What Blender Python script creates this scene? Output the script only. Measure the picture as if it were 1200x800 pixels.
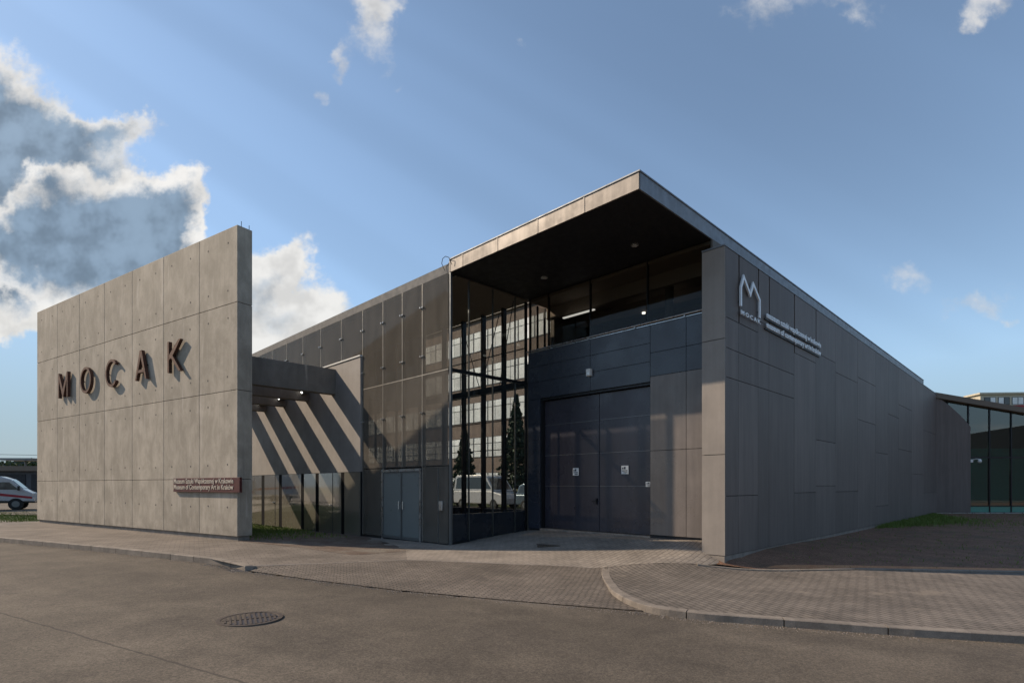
import bpy, bmesh, math, random
import numpy as np
from mathutils import Vector, Matrix
rad = math.radians
for o in list(bpy.data.objects): bpy.data.objects.remove(o)
scn = bpy.context.scene
COL = scn.collection
random.seed(7)

# ---------------------------------------------------------------- camera
cam = bpy.data.cameras.new('camera'); camo = bpy.data.objects.new('camera', cam); COL.objects.link(camo)
camo.location = (0, 0, 1.65); camo.rotation_euler = (rad(90), 0, 0)
cam.sensor_width = 36; cam.lens = 19.35; cam.shift_y = 169/1200
cam.clip_start = .1; cam.clip_end = 4000
scn.camera = camo

# ---------------------------------------------------------------- light
SUN = Vector((-1.837, .431, 1.32)).normalized()          # direction towards the sun
EL = math.asin(SUN.z); AZ = math.atan2(SUN.x, SUN.y)     # azimuth clockwise from +Y
sl = bpy.data.lights.new('sun', 'SUN'); so = bpy.data.objects.new('sun', sl); COL.objects.link(so)
sl.energy = 3.9; sl.angle = rad(.6); sl.color = (1, .82, .62)
so.rotation_euler = (-SUN).to_track_quat('-Z', 'Y').to_euler(); so.location = (-30, 8, 40)

world = bpy.data.worlds.new('World'); scn.world = world; world.use_nodes = True
class N:
    """tiny helper around a node tree"""
    def __init__(s, nt): s.nt = nt; s.n = nt.nodes; s.l = nt.links
    def new(s, t, **k):
        n = s.n.new(t)
        for a, b in k.items(): setattr(n, a, b)
        return n
    def put(s, sock, v):
        if isinstance(v, bpy.types.NodeSocket): s.l.new(v, sock)
        elif v is not None: sock.default_value = v
    def m(s, op, a, b=None, c=None, clamp=False):
        n = s.new('ShaderNodeMath', operation=op, use_clamp=clamp)
        s.put(n.inputs[0], a); s.put(n.inputs[1], b)
        if c is not None: s.put(n.inputs[2], c)
        return n.outputs[0]
    def v(s, op, a, b=None, sc=None):
        n = s.new('ShaderNodeVectorMath', operation=op)
        s.put(n.inputs[0], a)
        if b is not None: s.put(n.inputs[1], b)
        if sc is not None: s.put(n.inputs['Scale'], sc)
        return n.outputs['Value'] if op in ('DOT_PRODUCT', 'LENGTH', 'DISTANCE') else n.outputs[0]
    def noise(s, vec, scale, detail=4, rough=.55, dist=0, dims='3D', col=False):
        n = s.new('ShaderNodeTexNoise', noise_dimensions=dims)
        if dims == '1D': s.put(n.inputs['W'], vec)
        else: s.put(n.inputs['Vector'], vec)
        n.inputs['Scale'].default_value = scale; n.inputs['Detail'].default_value = detail
        n.inputs['Roughness'].default_value = rough; n.inputs['Distortion'].default_value = dist
        return n.outputs['Color'] if col else n.outputs['Fac']
    def ss(s, x, a, b, lo=0, hi=1):
        n = s.new('ShaderNodeMapRange', interpolation_type='SMOOTHSTEP')
        s.put(n.inputs['Value'], x); n.inputs['From Min'].default_value = a; n.inputs['From Max'].default_value = b
        n.inputs['To Min'].default_value = lo; n.inputs['To Max'].default_value = hi
        return n.outputs[0]
    def mix(s, f, a, b, bt='MIX'):
        n = s.new('ShaderNodeMix', data_type='RGBA', blend_type=bt)
        s.put(n.inputs[0], f)
        s.put(n.inputs[6], a if isinstance(a, bpy.types.NodeSocket) else (*a, 1))
        s.put(n.inputs[7], b if isinstance(b, bpy.types.NodeSocket) else (*b, 1))
        return n.outputs[2]
    def sep(s, v): n = s.new('ShaderNodeSeparateXYZ'); s.put(n.inputs[0], v); return n.outputs
    def comb(s, x, y, z):
        n = s.new('ShaderNodeCombineXYZ')
        for i, q in enumerate((x, y, z)): s.put(n.inputs[i], q)
        return n.outputs[0]

# the sky: Nishita, cumulus at their directions, and faint crepuscular bands that fan out from the sun
SKY_STRENGTH = .125
w = N(world.node_tree); w.n.clear()
sky = w.new('ShaderNodeTexSky', sky_type='NISHITA', sun_disc=False)
sky.sun_elevation = EL; sky.sun_rotation = AZ
sky.air_density = 1.0; sky.dust_density = .35; sky.ozone_density = 1.6; sky.altitude = 200
tc = w.new('ShaderNodeTexCoord'); D = tc.outputs['Generated']
dx, dy, dz = w.sep(D)
inv = w.m('DIVIDE', 1, w.m('MAXIMUM', dy, .08))
P = w.comb(w.m('MULTIPLY', dx, inv), w.m('MULTIPLY', dz, inv), 0)
warp = w.v('SCALE', w.v('SUBTRACT', w.noise(P, 5.5, 5, .6, col=True), (.5, .5, .5)), sc=.16)
warp2 = w.v('SCALE', w.v('SUBTRACT', w.noise(P, 24, 4, .6, col=True), (.5, .5, .5)), sc=.05)
PW = w.v('ADD', w.v('ADD', P, warp), warp2)
# azimuth tangent, elevation tangent, half width, half height, slant, weight
front = w.ss(dy, .05, .2)
PL = w.v('ADD', P, (-.035, .03, 0))                      # a step towards the sun, for the light on the billows
def cloud(BL, seed, lo, hi, c0, c1, bright, dark, amp=.95):
    field = None
    for (u, vv, rx, ry, sl_, wt) in BL:
        q = w.v('SUBTRACT', PW, (u, vv, 0)); x_, y_, _ = w.sep(q)
        ex = w.m('MULTIPLY', w.m('ADD', x_, w.m('MULTIPLY', y_, -sl_)), 1/rx); ey = w.m('MULTIPLY', y_, 1/ry)
        g = w.m('MULTIPLY', w.m('POWER', 2.718, w.m('MULTIPLY', w.m('ADD', w.m('MULTIPLY', ex, ex), w.m('MULTIPLY', ey, ey)), -1.0)), wt)
        field = g if field is None else w.m('ADD', field, g)
    off = (seed, seed*.7, 0)
    na = w.noise(w.v('ADD', P, off), 8, 9, .66); nb = w.noise(w.v('ADD', PL, off), 8, 4, .6); nc = w.noise(w.v('ADD', P, off), 8, 4, .6)
    nd = w.noise(w.v('ADD', P, off), 3.5, 3, .5)
    d = w.m('MULTIPLY', w.m('ADD', field, w.m('MULTIPLY', w.m('SUBTRACT', na, .5), amp)), front)
    al = w.ss(d, lo, hi)
    co = w.ss(w.m('ADD', d, w.m('MULTIPLY', w.m('SUBTRACT', nd, .5), 1.1)), c0, c1)
    rel = w.m('MULTIPLY', w.m('SUBTRACT', nb, nc), -4.0)
    col = w.mix(co, bright, w.mix(w.ss(rel, -.9, .9), dark, tuple(a*1.40 for a in dark)))
    sh = w.ss(rel, -.6, .4, .78, 1.0)
    return al, w.v('SCALE', col, sc=sh)
A_ = [(-1.0, .60, .20, .15, -.5, 1.5), (-.86, .47, .14, .12, -.2, 1.1), (-.74, .66, .10, .032, -.35, .55), (-.86, .62, .07, .05, -.5, .5), (-1.15, .55, .3, .2, 0, 1.4)]
B_ = [(-.76, .44, .13, .12, -.1, 1.35), (-.66, .45, .07, .10, -.3, .8), (-.60, .50, .04, .06, .5, .55), (-.90, .46, .10, .06, 0, .8), (-.83, .57, .035, .03, .3, .5)]
C_ = [(-.92, .31, .16, .05, .2, .62), (-.78, .33, .10, .045, .2, .55), (-.44, .37, .05, .085, .5, 1.0), (-.39, .28, .09, .075, .4, 1.0), (-.52, .36, .05, .07, .3, .5)]
W_ = [(-.27, .86, .04, .10, -.25, .46), (-.235, .89, .05, .025, .2, .44), (-.345, .71, .02, .03, 0, .36), (-.31, .78, .018, .04, 0, .32),
      (.48, .87, .08, .05, .2, .38), (.64, .88, .06, .035, .1, .34), (.86, .875, .06, .025, .4, .38), (.82, .85, .02, .02, 0, .32),
      (.71, .385, .05, .032, .1, .34), (.85, .35, .075, .035, -.3, .42), (.91, .31, .03, .014, .3, .32), (.01, .80, .012, .02, 0, .24), (-.2, .735, .012, .012, 0, .24)]
alpha = None; cc = None
for (BLK, seed, lo, hi, c0, c1, br, dk, amp) in ((C_, 3.1, .24, .50, .85, 1.5, (.98, .96, .92), (.30, .37, .45), .8), (A_, 0.0, .22, .50, .36, .90, (.98, .95, .90), (.24, .32, .415), .85),
        (B_, 7.7, .22, .46, .38, .92, (1.05, 1.02, .97), (.22, .30, .395), .9), (W_, 5.2, .17, .62, 1.5, 2, (.80, .80, .80), (.4, .4, .4), .9)):
    al, co = cloud(BLK, seed, lo, hi, c0, c1, br, dk, amp)
    if alpha is None: alpha, cc = al, co
    else:
        tot = w.m('SUBTRACT', w.m('ADD', alpha, al), w.m('MULTIPLY', alpha, al))
        cc = w.mix(w.m('DIVIDE', al, w.m('MAXIMUM', tot, .001)), cc, co); alpha = tot
alpha = w.m('MULTIPLY', alpha, .94)
# elsewhere in the sky (seen in reflections only) a light scatter of the same clouds
back = w.m('MULTIPLY', w.ss(w.noise(w.v('MULTIPLY', D, (1, 1, 2.2)), 3.2, 6, .6), .56, .72), w.ss(dy, .15, -.1))
alpha = w.m('MAXIMUM', alpha, w.m('MULTIPLY', back, .8))
s1 = SUN.cross(Vector((0, 0, 1))).normalized(); s2 = s1.cross(SUN)
ang = w.m('ARCTAN2', w.v('DOT_PRODUCT', D, tuple(s1)), w.v('DOT_PRODUCT', D, tuple(s2)))
ray = w.noise(ang, 5.5, 2, .5, dims='1D')
rays = w.ss(ray, .35, .65, .955, 1.045)
skyc = w.new('ShaderNodeHueSaturation'); skyc.inputs['Saturation'].default_value = .84; w.put(skyc.inputs['Color'], sky.outputs[0])
skyv = w.v('SCALE', w.v('MULTIPLY', skyc.outputs[0], (.90, 1.0, 1.03)), sc=rays)
lim = w.m('MINIMUM', w.m('DIVIDE', 7.5, w.m('MAXIMUM', w.v('LENGTH', skyv), .001)), 1)
skyv = w.v('SCALE', skyv, sc=lim)
hz = w.mix(w.ss(dz, .26, .0, 0, .72), skyv, tuple(q/SKY_STRENGTH for q in (.235, .315, .41)))
b1 = w.new('ShaderNodeBackground'); w.put(b1.inputs[0], hz); b1.inputs[1].default_value = SKY_STRENGTH
b2 = w.new('ShaderNodeBackground'); w.put(b2.inputs[0], cc); b2.inputs[1].default_value = .70
mx = w.new('ShaderNodeMixShader'); w.put(mx.inputs[0], alpha); w.l.new(b1.outputs[0], mx.inputs[1]); w.l.new(b2.outputs[0], mx.inputs[2])
wo = w.new('ShaderNodeOutputWorld'); w.l.new(mx.outputs[0], wo.inputs[0])

scn.view_settings.view_transform = 'Standard'; scn.view_settings.look = 'None'
scn.view_settings.exposure = .38; scn.view_settings.gamma = 1; scn.view_settings.use_curve_mapping = False
scn.render.engine = 'CYCLES'
scn.cycles.max_bounces = 8; scn.cycles.transparent_max_bounces = 16

# ---------------------------------------------------------------- materials
def mat(name, col=(.5, .5, .5), rough=.6, metal=0, spec=.5, coat=0, var=.0, vscale=3, streak=0, grime=0, bump=0, bscale=40, island=0, island_col=None, rv=.08, coat_rough=.05, tint=None):
    """procedural surface: broad tone variation, vertical rain streaks, fine grain, bump"""
    m = bpy.data.materials.new(name); m.use_nodes = True
    k = N(m.node_tree); b = k.n['Principled BSDF']
    t = k.new('ShaderNodeTexCoord').outputs['Object']
    c = k.mix(0, col, col)
    if island:
        g = k.new('ShaderNodeNewGeometry').outputs['Random Per Island']
        c = k.mix(1, c, k.comb(*[k.m('ADD', 1-island, k.m('MULTIPLY', g, 2*island))]*3), 'MULTIPLY')
    if var:
        f = k.ss(k.noise(t, vscale, 6, .65), .3, .7, 1-var, 1+var)
        c = k.mix(1, c, k.comb(f, f, f), 'MULTIPLY')
    if tint:
        c = k.mix(k.ss(k.noise(t, vscale*.6, 5, .6), .45, .7, 0, .7), c, tint)
    if streak:
        f = k.ss(k.noise(k.v('MULTIPLY', t, (7, 7, .5)), 1, 5, .6), .3, .72, 1-streak, 1+streak*.8)
        c = k.mix(1, c, k.comb(f, f, f), 'MULTIPLY')
    if grime:
        f = k.ss(k.noise(t, 90, 3, .7), .3, .7, 1-grime, 1+grime)
        c = k.mix(1, c, k.comb(f, f, f), 'MULTIPLY')
    k.put(b.inputs['Base Color'], c)
    r = k.ss(k.noise(t, vscale*1.7, 4, .6), .3, .7, max(0, rough-rv), min(1, rough+rv))
    k.put(b.inputs['Roughness'], r)
    b.inputs['Metallic'].default_value = metal; b.inputs['Specular IOR Level'].default_value = spec
    b.inputs['Coat Weight'].default_value = coat; b.inputs['Coat Roughness'].default_value = coat_rough
    if bump:
        bn = k.new('ShaderNodeBump'); bn.inputs['Strength'].default_value = bump; bn.inputs['Distance'].default_value = .01
        k.put(bn.inputs['Height'], k.noise(t, bscale, 5, .7)); k.l.new(bn.outputs[0], b.inputs['Normal'])
    return m

def glass(name, tint=(.8, .85, .85), refl=.0, rough=0.0, fk=1.0, body=None, body_amt=0):
    """thin pane: tinted transparency + Fresnel reflection, optionally a printed frit (diffuse body)"""
    m = bpy.data.materials.new(name); m.use_nodes = True
    k = N(m.node_tree); out = k.n['Material Output']; k.n.remove(k.n['Principled BSDF'])
    tr = k.new('ShaderNodeBsdfTransparent'); tr.inputs[0].default_value = (*tint, 1)
    gl = k.new('ShaderNodeBsdfGlossy'); gl.inputs['Roughness'].default_value = rough; gl.inputs[0].default_value = (.92, .96, .96, 1)
    fr = k.new('ShaderNodeFresnel'); fr.inputs[0].default_value = 1.5
    base = tr.outputs[0]
    if body:
        t = k.new('ShaderNodeTexCoord').outputs['Object']
        df = k.new('ShaderNodeBsdfDiffuse')
        f = k.ss(k.noise(k.v('MULTIPLY', t, (2, 2, .6)), 1.5, 5, .6), .3, .7, .85, 1.15)
        k.put(df.inputs[0], k.mix(1, body, k.comb(f, f, f), 'MULTIPLY'))
        mb = k.new('ShaderNodeMixShader'); mb.inputs[0].default_value = body_amt
        k.l.new(tr.outputs[0], mb.inputs[1]); k.l.new(df.outputs[0], mb.inputs[2]); base = mb.outputs[0]
    mx_ = k.new('ShaderNodeMixShader'); k.put(mx_.inputs[0], k.m('MULTIPLY', k.m('ADD', k.m('MULTIPLY', fr.outputs[0], fk), refl, clamp=True), k.m('SUBTRACT', 1, k.new('ShaderNodeNewGeometry').outputs['Backfacing'])))
    k.l.new(base, mx_.inputs[1]); k.l.new(gl.outputs[0], mx_.inputs[2]); k.l.new(mx_.outputs[0], out.inputs[0])
    return m

def concrete_mat(name, col, dark=.82):
    m = bpy.data.materials.new(name); m.use_nodes = True
    k = N(m.node_tree); b = k.n['Principled BSDF']; t = k.new('ShaderNodeTexCoord').outputs['Object']
    g = k.new('ShaderNodeNewGeometry').outputs['Random Per Island']
    c = k.mix(1, col, k.comb(*[k.m('ADD', .93, k.m('MULTIPLY', g, .14))]*3), 'MULTIPLY')
    cloud = k.noise(k.v('MULTIPLY', t, (1, 1, .6)), 1.7, 8, .7, .3)
    c = k.mix(k.ss(cloud, .35, .68), k.mix(1, c, (dark*.95, dark*.94, dark*.91), 'MULTIPLY'), k.mix(1, c, (1.12, 1.11, 1.09), 'MULTIPLY'))
    # pale efflorescence runs
    st = k.noise(k.v('MULTIPLY', t, (3.2, 3.2, .45)), 1, 4, .55, .2)
    c = k.mix(k.ss(st, .60, .72, 0, .5), c, (.56, .50, .43))
    z_ = k.sep(t)[2]; foot = k.m('MULTIPLY', k.ss(z_, .95, .30), k.ss(k.noise(t, 2.5, 5, .7), .35, .65)); c = k.mix(k.m('MULTIPLY', foot, .45), c, (.17, .145, .12))
    ah = k.new('ShaderNodeTexVoronoi'); ah.inputs['Scale'].default_value = 16; k.put(ah.inputs['Vector'], t); c = k.mix(k.m('MULTIPLY', k.ss(ah.outputs[0], .10, .05), k.ss(k.sep(ah.outputs['Color'])[0], .62, .7)), c, (.13, .115, .10))
    st2 = k.noise(k.v('MULTIPLY', t, (9, 9, .35)), 1, 4, .6)
    c = k.mix(k.ss(st2, .56, .72, 0, .40), c, (.20, .185, .165))
    sp = k.noise(t, 60, 3, .7); f = k.ss(sp, .3, .7, .93, 1.06)
    c = k.mix(1, c, k.comb(f, f, f), 'MULTIPLY')
    k.put(b.inputs['Base Color'], c); b.inputs['Roughness'].default_value = .8; b.inputs['Specular IOR Level'].default_value = .3
    bn = k.new('ShaderNodeBump'); bn.inputs['Strength'].default_value = .25; bn.inputs['Distance'].default_value = .01
    k.put(bn.inputs['Height'], k.m('ADD', k.noise(t, 14, 6, .7), k.noise(t, 1.2, 3, .5))); k.l.new(bn.outputs[0], b.inputs['Normal'])
    return m

def paving(name, c1, c2, joint, bw, bh, rot, mortar=.008, bump=.5, warp_=0, offset=.5, spots=True, patch=None):
    m = bpy.data.materials.new(name); m.use_nodes = True
    k = N(m.node_tree); b = k.n['Principled BSDF']; t = k.new('ShaderNodeTexCoord').outputs['Object']
    mp = k.new('ShaderNodeMapping'); mp.inputs['Rotation'].default_value = (0, 0, rad(rot)); k.put(mp.inputs[0], t)
    v = mp.outputs[0]
    wob = k.v('SCALE', k.v('SUBTRACT', k.noise(t, 1.3, 3, .5, col=True), (.5, .5, .5)), sc=.03 + warp_)
    v = k.v('ADD', v, wob)
    if warp_: v = k.v('ADD', v, k.v('SCALE', k.v('SUBTRACT', k.noise(t, 14, 2, .5, col=True), (.5, .5, .5)), sc=warp_*1.2))
    br = k.new('ShaderNodeTexBrick', offset=offset); k.put(br.inputs['Vector'], v)
    br.inputs['Scale'].default_value = 1; br.inputs['Brick Width'].default_value = bw; br.inputs['Row Height'].default_value = bh
    br.inputs['Mortar Size'].default_value = mortar; br.inputs['Mortar Smooth'].default_value = .3; br.inputs['Bias'].default_value = 0
    br.inputs['Color1'].default_value = (*c1, 1); br.inputs['Color2'].default_value = (*c2, 1); br.inputs['Mortar'].default_value = (*joint, 1)
    c = br.outputs[0]
    f = k.ss(k.noise(t, .8, 6, .7), .3, .7, .74, 1.18); c = k.mix(1, c, k.comb(f, f, f), 'MULTIPLY')
    if spots:
        f = k.ss(k.noise(t, 4, 6, .7), .55, .75, 0, .45); c = k.mix(f, c, tuple(q*.55 for q in c1))
        f = k.ss(k.noise(t, 55, 4, .7), .3, .75, .85, 1.12); c = k.mix(1, c, k.comb(f, f, f), 'MULTIPLY')
    if patch: c = k.mix(k.ss(k.noise(t, 1.1, 5, .7), .56, .66, 0, .6), c, patch)
    k.put(b.inputs['Base Color'], c); b.inputs['Roughness'].default_value = .85; b.inputs['Specular IOR Level'].default_value = .25
    bn = k.new('ShaderNodeBump'); bn.inputs['Strength'].default_value = bump; bn.inputs['Distance'].default_value = .012
    k.put(bn.inputs['Height'], k.m('ADD', k.m('MULTIPLY', br.outputs[1], -1), k.m('MULTIPLY', k.noise(t, 60, 4, .6), .35)))
    k.l.new(bn.outputs[0], b.inputs['Normal'])
    return m

def ground_mat(name, a, b_, sc=2, c3=None, grain=.2, bump=.6, seams=False):
    m = bpy.data.materials.new(name); m.use_nodes = True
    k = N(m.node_tree); b = k.n['Principled BSDF']; t = k.new('ShaderNodeTexCoord').outputs['Object']
    c = k.mix(k.ss(k.noise(t, sc, 7, .68, .3), .35, .66), a, b_)
    if c3: c = k.mix(k.ss(k.noise(k.v('ADD', t, (40, 7, 0)), sc*.45, 6, .6), .5, .66, 0, .7), c, c3)
    f = k.ss(k.noise(t, 120, 3, .8), .25, .75, 1-grain, 1+grain); c = k.mix(1, c, k.comb(f, f, f), 'MULTIPLY')
    f = k.ss(k.noise(t, 25, 4, .8), .3, .7, 1-grain*.6, 1+grain*.6); c = k.mix(1, c, k.comb(f, f, f), 'MULTIPLY')
    vs_ = k.new('ShaderNodeTexVoronoi'); vs_.inputs['Scale'].default_value = 75; k.put(vs_.inputs['Vector'], t)
    gv = k.sep(vs_.outputs['Color'])[0]; f = k.ss(gv, .1, .95, 1-grain*.8, 1+grain*1.3); c = k.mix(1, c, k.comb(f, f, f), 'MULTIPLY')
    if seams:
        f = k.ss(k.noise(t, .55, 5, .7, .6), .42, .60, .90, 1.07); c = k.mix(1, c, k.comb(f, f, f), 'MULTIPLY')
        c = k.mix(k.ss(k.noise(k.v('ADD', t, (3, 9, 1)), 2.2, 6, .75), .60, .72, 0, .55), c, (.055, .046, .039))
        c = k.mix(k.ss(k.noise(k.v('ADD', t, (13, 2, 1)), 7, 6, .8), .62, .74, 0, .5), c, (.20, .17, .14))
    if seams:
        # long tyre-worn lanes, a repair seam and a few hairline cracks
        x_, y_, z_ = k.sep(t)
        lane = k.m('ADD', k.m('MULTIPLY', x_, .53), k.m('MULTIPLY', y_, .85))
        f = k.ss(k.noise(k.m('ADD', lane, k.m('MULTIPLY', k.noise(t, .4, 3), .6)), .55, 3, .5, dims='1D'), .35, .65, .86, 1.12)
        c = k.mix(1, c, k.comb(f, f, f), 'MULTIPLY')
        vo = k.new('ShaderNodeTexVoronoi', feature='DISTANCE_TO_EDGE'); vo.inputs['Scale'].default_value = .33
        k.put(vo.inputs['Vector'], k.v('ADD', t, k.v('SCALE', k.noise(t, 1.6, 5, .7, col=True), sc=.9)))
        cr = k.m('MULTIPLY', k.ss(vo.outputs[0], .0035, .001), k.ss(k.noise(t, .3, 2), .52, .6))
        c = k.mix(k.m('MULTIPLY', cr, .6), c, (.03, .027, .024))
        sd = k.m('ABSOLUTE', k.m('ADD', k.m('SUBTRACT', y_, k.m('MULTIPLY', x_, -.54)), k.m('ADD', -3.35, k.m('MULTIPLY', k.m('SUBTRACT', k.noise(t, 2.5, 4), .5), .10))))
        c = k.mix(k.ss(sd, .022, .008, 0, .6), c, (.035, .031, .028))
    k.put(b.inputs['Base Color'], c); b.inputs['Roughness'].default_value = .85; b.inputs['Specular IOR Level'].default_value = .3
    bn = k.new('ShaderNodeBump'); bn.inputs['Strength'].default_value = bump; bn.inputs['Distance'].default_value = .01
    k.put(bn.inputs['Height'], k.m('ADD', k.noise(t, 130, 3, .8), k.m('MULTIPLY', k.noise(t, 9, 5, .6), 1.2))); k.l.new(bn.outputs[0], b.inputs['Normal'])
    return m

def leaf_mat(name, a, b_):
    m = bpy.data.materials.new(name); m.use_nodes = True
    k = N(m.node_tree); b = k.n['Principled BSDF']
    g = k.new('ShaderNodeNewGeometry').outputs['Random Per Island']
    k.put(b.inputs['Base Color'], k.mix(g, a, b_)); b.inputs['Roughness'].default_value = .6; b.inputs['Specular IOR Level'].default_value = .3
    return m
def emit(name, c, s):
    m = bpy.data.materials.new(name); m.use_nodes = True; b = m.node_tree.nodes['Principled BSDF']
    b.inputs['Base Color'].default_value = (*c, 1); b.inputs['Emission Color'].default_value = (*c, 1); b.inputs['Emission Strength'].default_value = s
    return m

M = {}
M['concrete'] = concrete_mat('board_formed_concrete', (.395, .35, .292))
M['hole'] = mat('tie_hole', (.10, .09, .08), .9)
M['rust'] = mat('rusted_steel', (.095, .043, .027), .7, .35, var=.3, vscale=9, bump=.3)
M['plaque'] = mat('dark_red_metal', (.075, .012, .009), .5, 0, var=.15)
M['relief'] = mat('pale_relief', (.55, .48, .40), .5, .2)
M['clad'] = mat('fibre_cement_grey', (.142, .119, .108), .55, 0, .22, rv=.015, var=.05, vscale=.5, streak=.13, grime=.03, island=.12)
M['cladpale'] = mat('fibre_cement_end_panel', (.255, .225, .20), .5, 0, .4, var=.08, vscale=1.5, streak=.06)  # end panel, paler than the side cladding
M['joint'] = mat('dark_joint', (.018, .02, .024), .7)
M['plinth'] = mat('concrete_plinth', (.22, .19, .165), .85, var=.2, vscale=4)
M['fascia'] = mat('weathered_zinc', (.20, .172, .148), .5, .2, var=.18, vscale=1.6, streak=.22, tint=(.30, .26, .22))
M['fasciaR'] = mat('zinc_edge', (.20, .215, .235), .5, .3, var=.1, streak=.1)
M['soffit'] = mat('black_soffit', (.012, .012, .014), .6, var=.1)
M['roof'] = mat('roof_membrane', (.12, .12, .12), .8)
M['navy'] = mat('navy_metal_panel', (.030, .036, .052), .28, 0, .6, var=.15, vscale=.8)
M['door'] = mat('dark_violet_steel_door', (.040, .038, .052), .30, .1, .6, var=.15, vscale=.7, streak=.1)
M['doorjoint'] = mat('door_rail_metal', (.20, .20, .21), .4, .6)
M['satin'] = mat('satin_grey_panel', (.16, .138, .126), .33, .1, .5, var=.12, vscale=.9, streak=.12)
M['blackm'] = mat('black_metal', (.014, .015, .018), .4, .3)
M['mull'] = mat('grey_metal', (.16, .17, .175), .4, .6)
M['steel'] = mat('bright_steel', (.55, .56, .57), .3, .9)
M['revealshade'] = mat('reveal_shade_black', (.004, .004, .005), .8, 0, .1)
M['seam'] = mat('seam_metal', (.26, .245, .22), .45, .3)
M['streakglow'] = emit('skylight_streak', (1, .97, .92), .75)
M['white'] = mat('white_paint', (.72, .72, .70), .5)
M['sign'] = mat('white_sign_metal', (.78, .79, .80), .4, .1)
M['ink'] = mat('black_ink', (.03, .03, .04), .6)
M['frit'] = glass('fritted_glass', (.72, .70, .66), .0, .05, .7, (.150, .138, .122), .58)
M['frit_open'] = glass('fritted_glass_light', (.86, .84, .80), .0, .05, .35, (.150, .138, .122), .40)
M['clear'] = glass('clear_glass', (.88, .89, .88), .0)
M['mirror'] = glass('mirror_coated_glass', (.25, .27, .28), .42)
M['clere'] = glass('clerestory_glass', (.70, .70, .68), .0, 0, .45)
M['teal'] = glass('teal_glass', (.42, .62, .60), .10)
M['tealsolid'] = mat('teal_spandrel', (.10, .27, .22), .2, 0, .6)
M['mirrorpanel'] = mat('polished_brown_panel', (.15, .14, .115), .06, 0, .9, coat=1)
M['render'] = mat('grey_wall_render', (.27, .25, .235), .65, 0, .4, var=.08, vscale=1.5, streak=.04)
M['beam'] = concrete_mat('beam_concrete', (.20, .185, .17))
M['teallit'] = mat('teal_interior_lit', (.20, .38, .33), .7)  # wall behind the wing glass, its lit look put into the colour
M['frost'] = mat('frosted_door_glass', (.155, .172, .17), .35, 0, .35, var=.02)
M['intwall'] = mat('interior_dark', (.13, .115, .10), .8)
M['intfloor'] = mat('interior_floor', (.06, .055, .05), .4)
M['intceil'] = mat('interior_ceiling', (.26, .21, .17), .8)
M['lamp'] = emit('lamp_glow', (1, .97, .9), 2.2)
M['lampglass'] = mat('lamp_glass', (.6, .6, .58), .15, .3)
M['asphalt'] = ground_mat('worn_asphalt', (.100, .083, .066), (.130, .108, .084), .9, (.150, .125, .098), .22, .7, seams=True)
M['soil'] = ground_mat('bare_soil', (.17, .092, .058), (.225, .128, .082), 1.7, (.13, .092, .056), .35, 1)
M['sand'] = ground_mat('orange_sand', (.42, .19, .09), (.48, .25, .13), 3, None, .2)
M['dirt'] = ground_mat('reddish_dirt', (.105, .072, .055), (.15, .115, .09), 2.5, (.19, .17, .14), .25)
M['turf'] = ground_mat('turf_soil', (.030, .042, .010), (.052, .068, .018), 2.5, (.07, .06, .035), .3)
M['far'] = ground_mat('far_ground', (.10, .095, .06), (.07, .08, .035), .05, None, .1)
M['pave'] = paving('grey_paving_blocks', (.205, .175, .148), (.168, .145, .124), (.085, .073, .063), .20, .10, 78, .011, patch=(.245, .205, .165))
M['slabs'] = paving('small_paving_slabs', (.215, .182, .152), (.18, .153, .128), (.12, .105, .092), .20, .20, -30, .007, offset=.5)
M['rampP'] = paving('pale_ramp_pavers', (.31, .268, .225), (.265, .228, .192), (.175, .15, .128), .20, .10, -44, .009)
M['sett'] = paving('stone_setts', (.215, .180, .148), (.165, .139, .117), (.105, .09, .077), .11, .09, -17, .012, 1.0, .035)
M['kerb'] = mat('kerb_concrete', (.20, .17, .142), .85, var=.2, vscale=4, grime=.15, bump=.5, island=.10)
M['iron'] = mat('cast_iron', (.085, .066, .053), .6, .4, var=.2, vscale=12)
M['grass'] = leaf_mat('grass_blades', (.075, .135, .016), (.16, .20, .045))
M['leaf'] = leaf_mat('leaves', (.035, .06, .018), (.08, .11, .035))
M['conif'] = leaf_mat('needles', (.018, .035, .018), (.04, .06, .03))
M['bark'] = mat('bark', (.09, .07, .055), .9, var=.3, bump=.6)
M['brickb'] = mat('brown_spandrel', (.19, .14, .115), .8, var=.15, vscale=1, streak=.1)
M['pale'] = mat('sky_bright_pane', (.78, .79, .78), .5, var=.15, vscale=.7, island=.25)  # window panes whose bright sky reflection is put into the colour
M['cream'] = mat('cream_render', (.52, .47, .37), .8, var=.08)
M['red'] = mat('red_panel', (.32, .02, .03), .6)
M['tyre'] = mat('tyre_rubber', (.02, .02, .02), .9)
M['shed'] = mat('dark_shed_metal', (.05, .055, .065), .6, var=.1)
M['shedroof'] = mat('shed_roof_edge', (.16, .13, .10), .8)
M['vanw'] = mat('white_vehicle_paint', (.42, .43, .45), .3, 0, .5, coat=.5)
M['carb'] = mat('blue_grey_car_paint', (.10, .14, .18), .3, .4, .5, coat=.8)
M['card'] = mat('dark_car_paint', (.03, .035, .045), .3, .4, .5, coat=.8)
M['glassdark'] = mat('dark_vehicle_glass', (.03, .035, .04), .05, 0, .8)
M['hill'] = mat('distant_hill_woods', (.045, .06, .065), 1, var=.2, vscale=.05)
M['lensred'] = mat('red_lens', (.45, .02, .02), .2)

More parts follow.
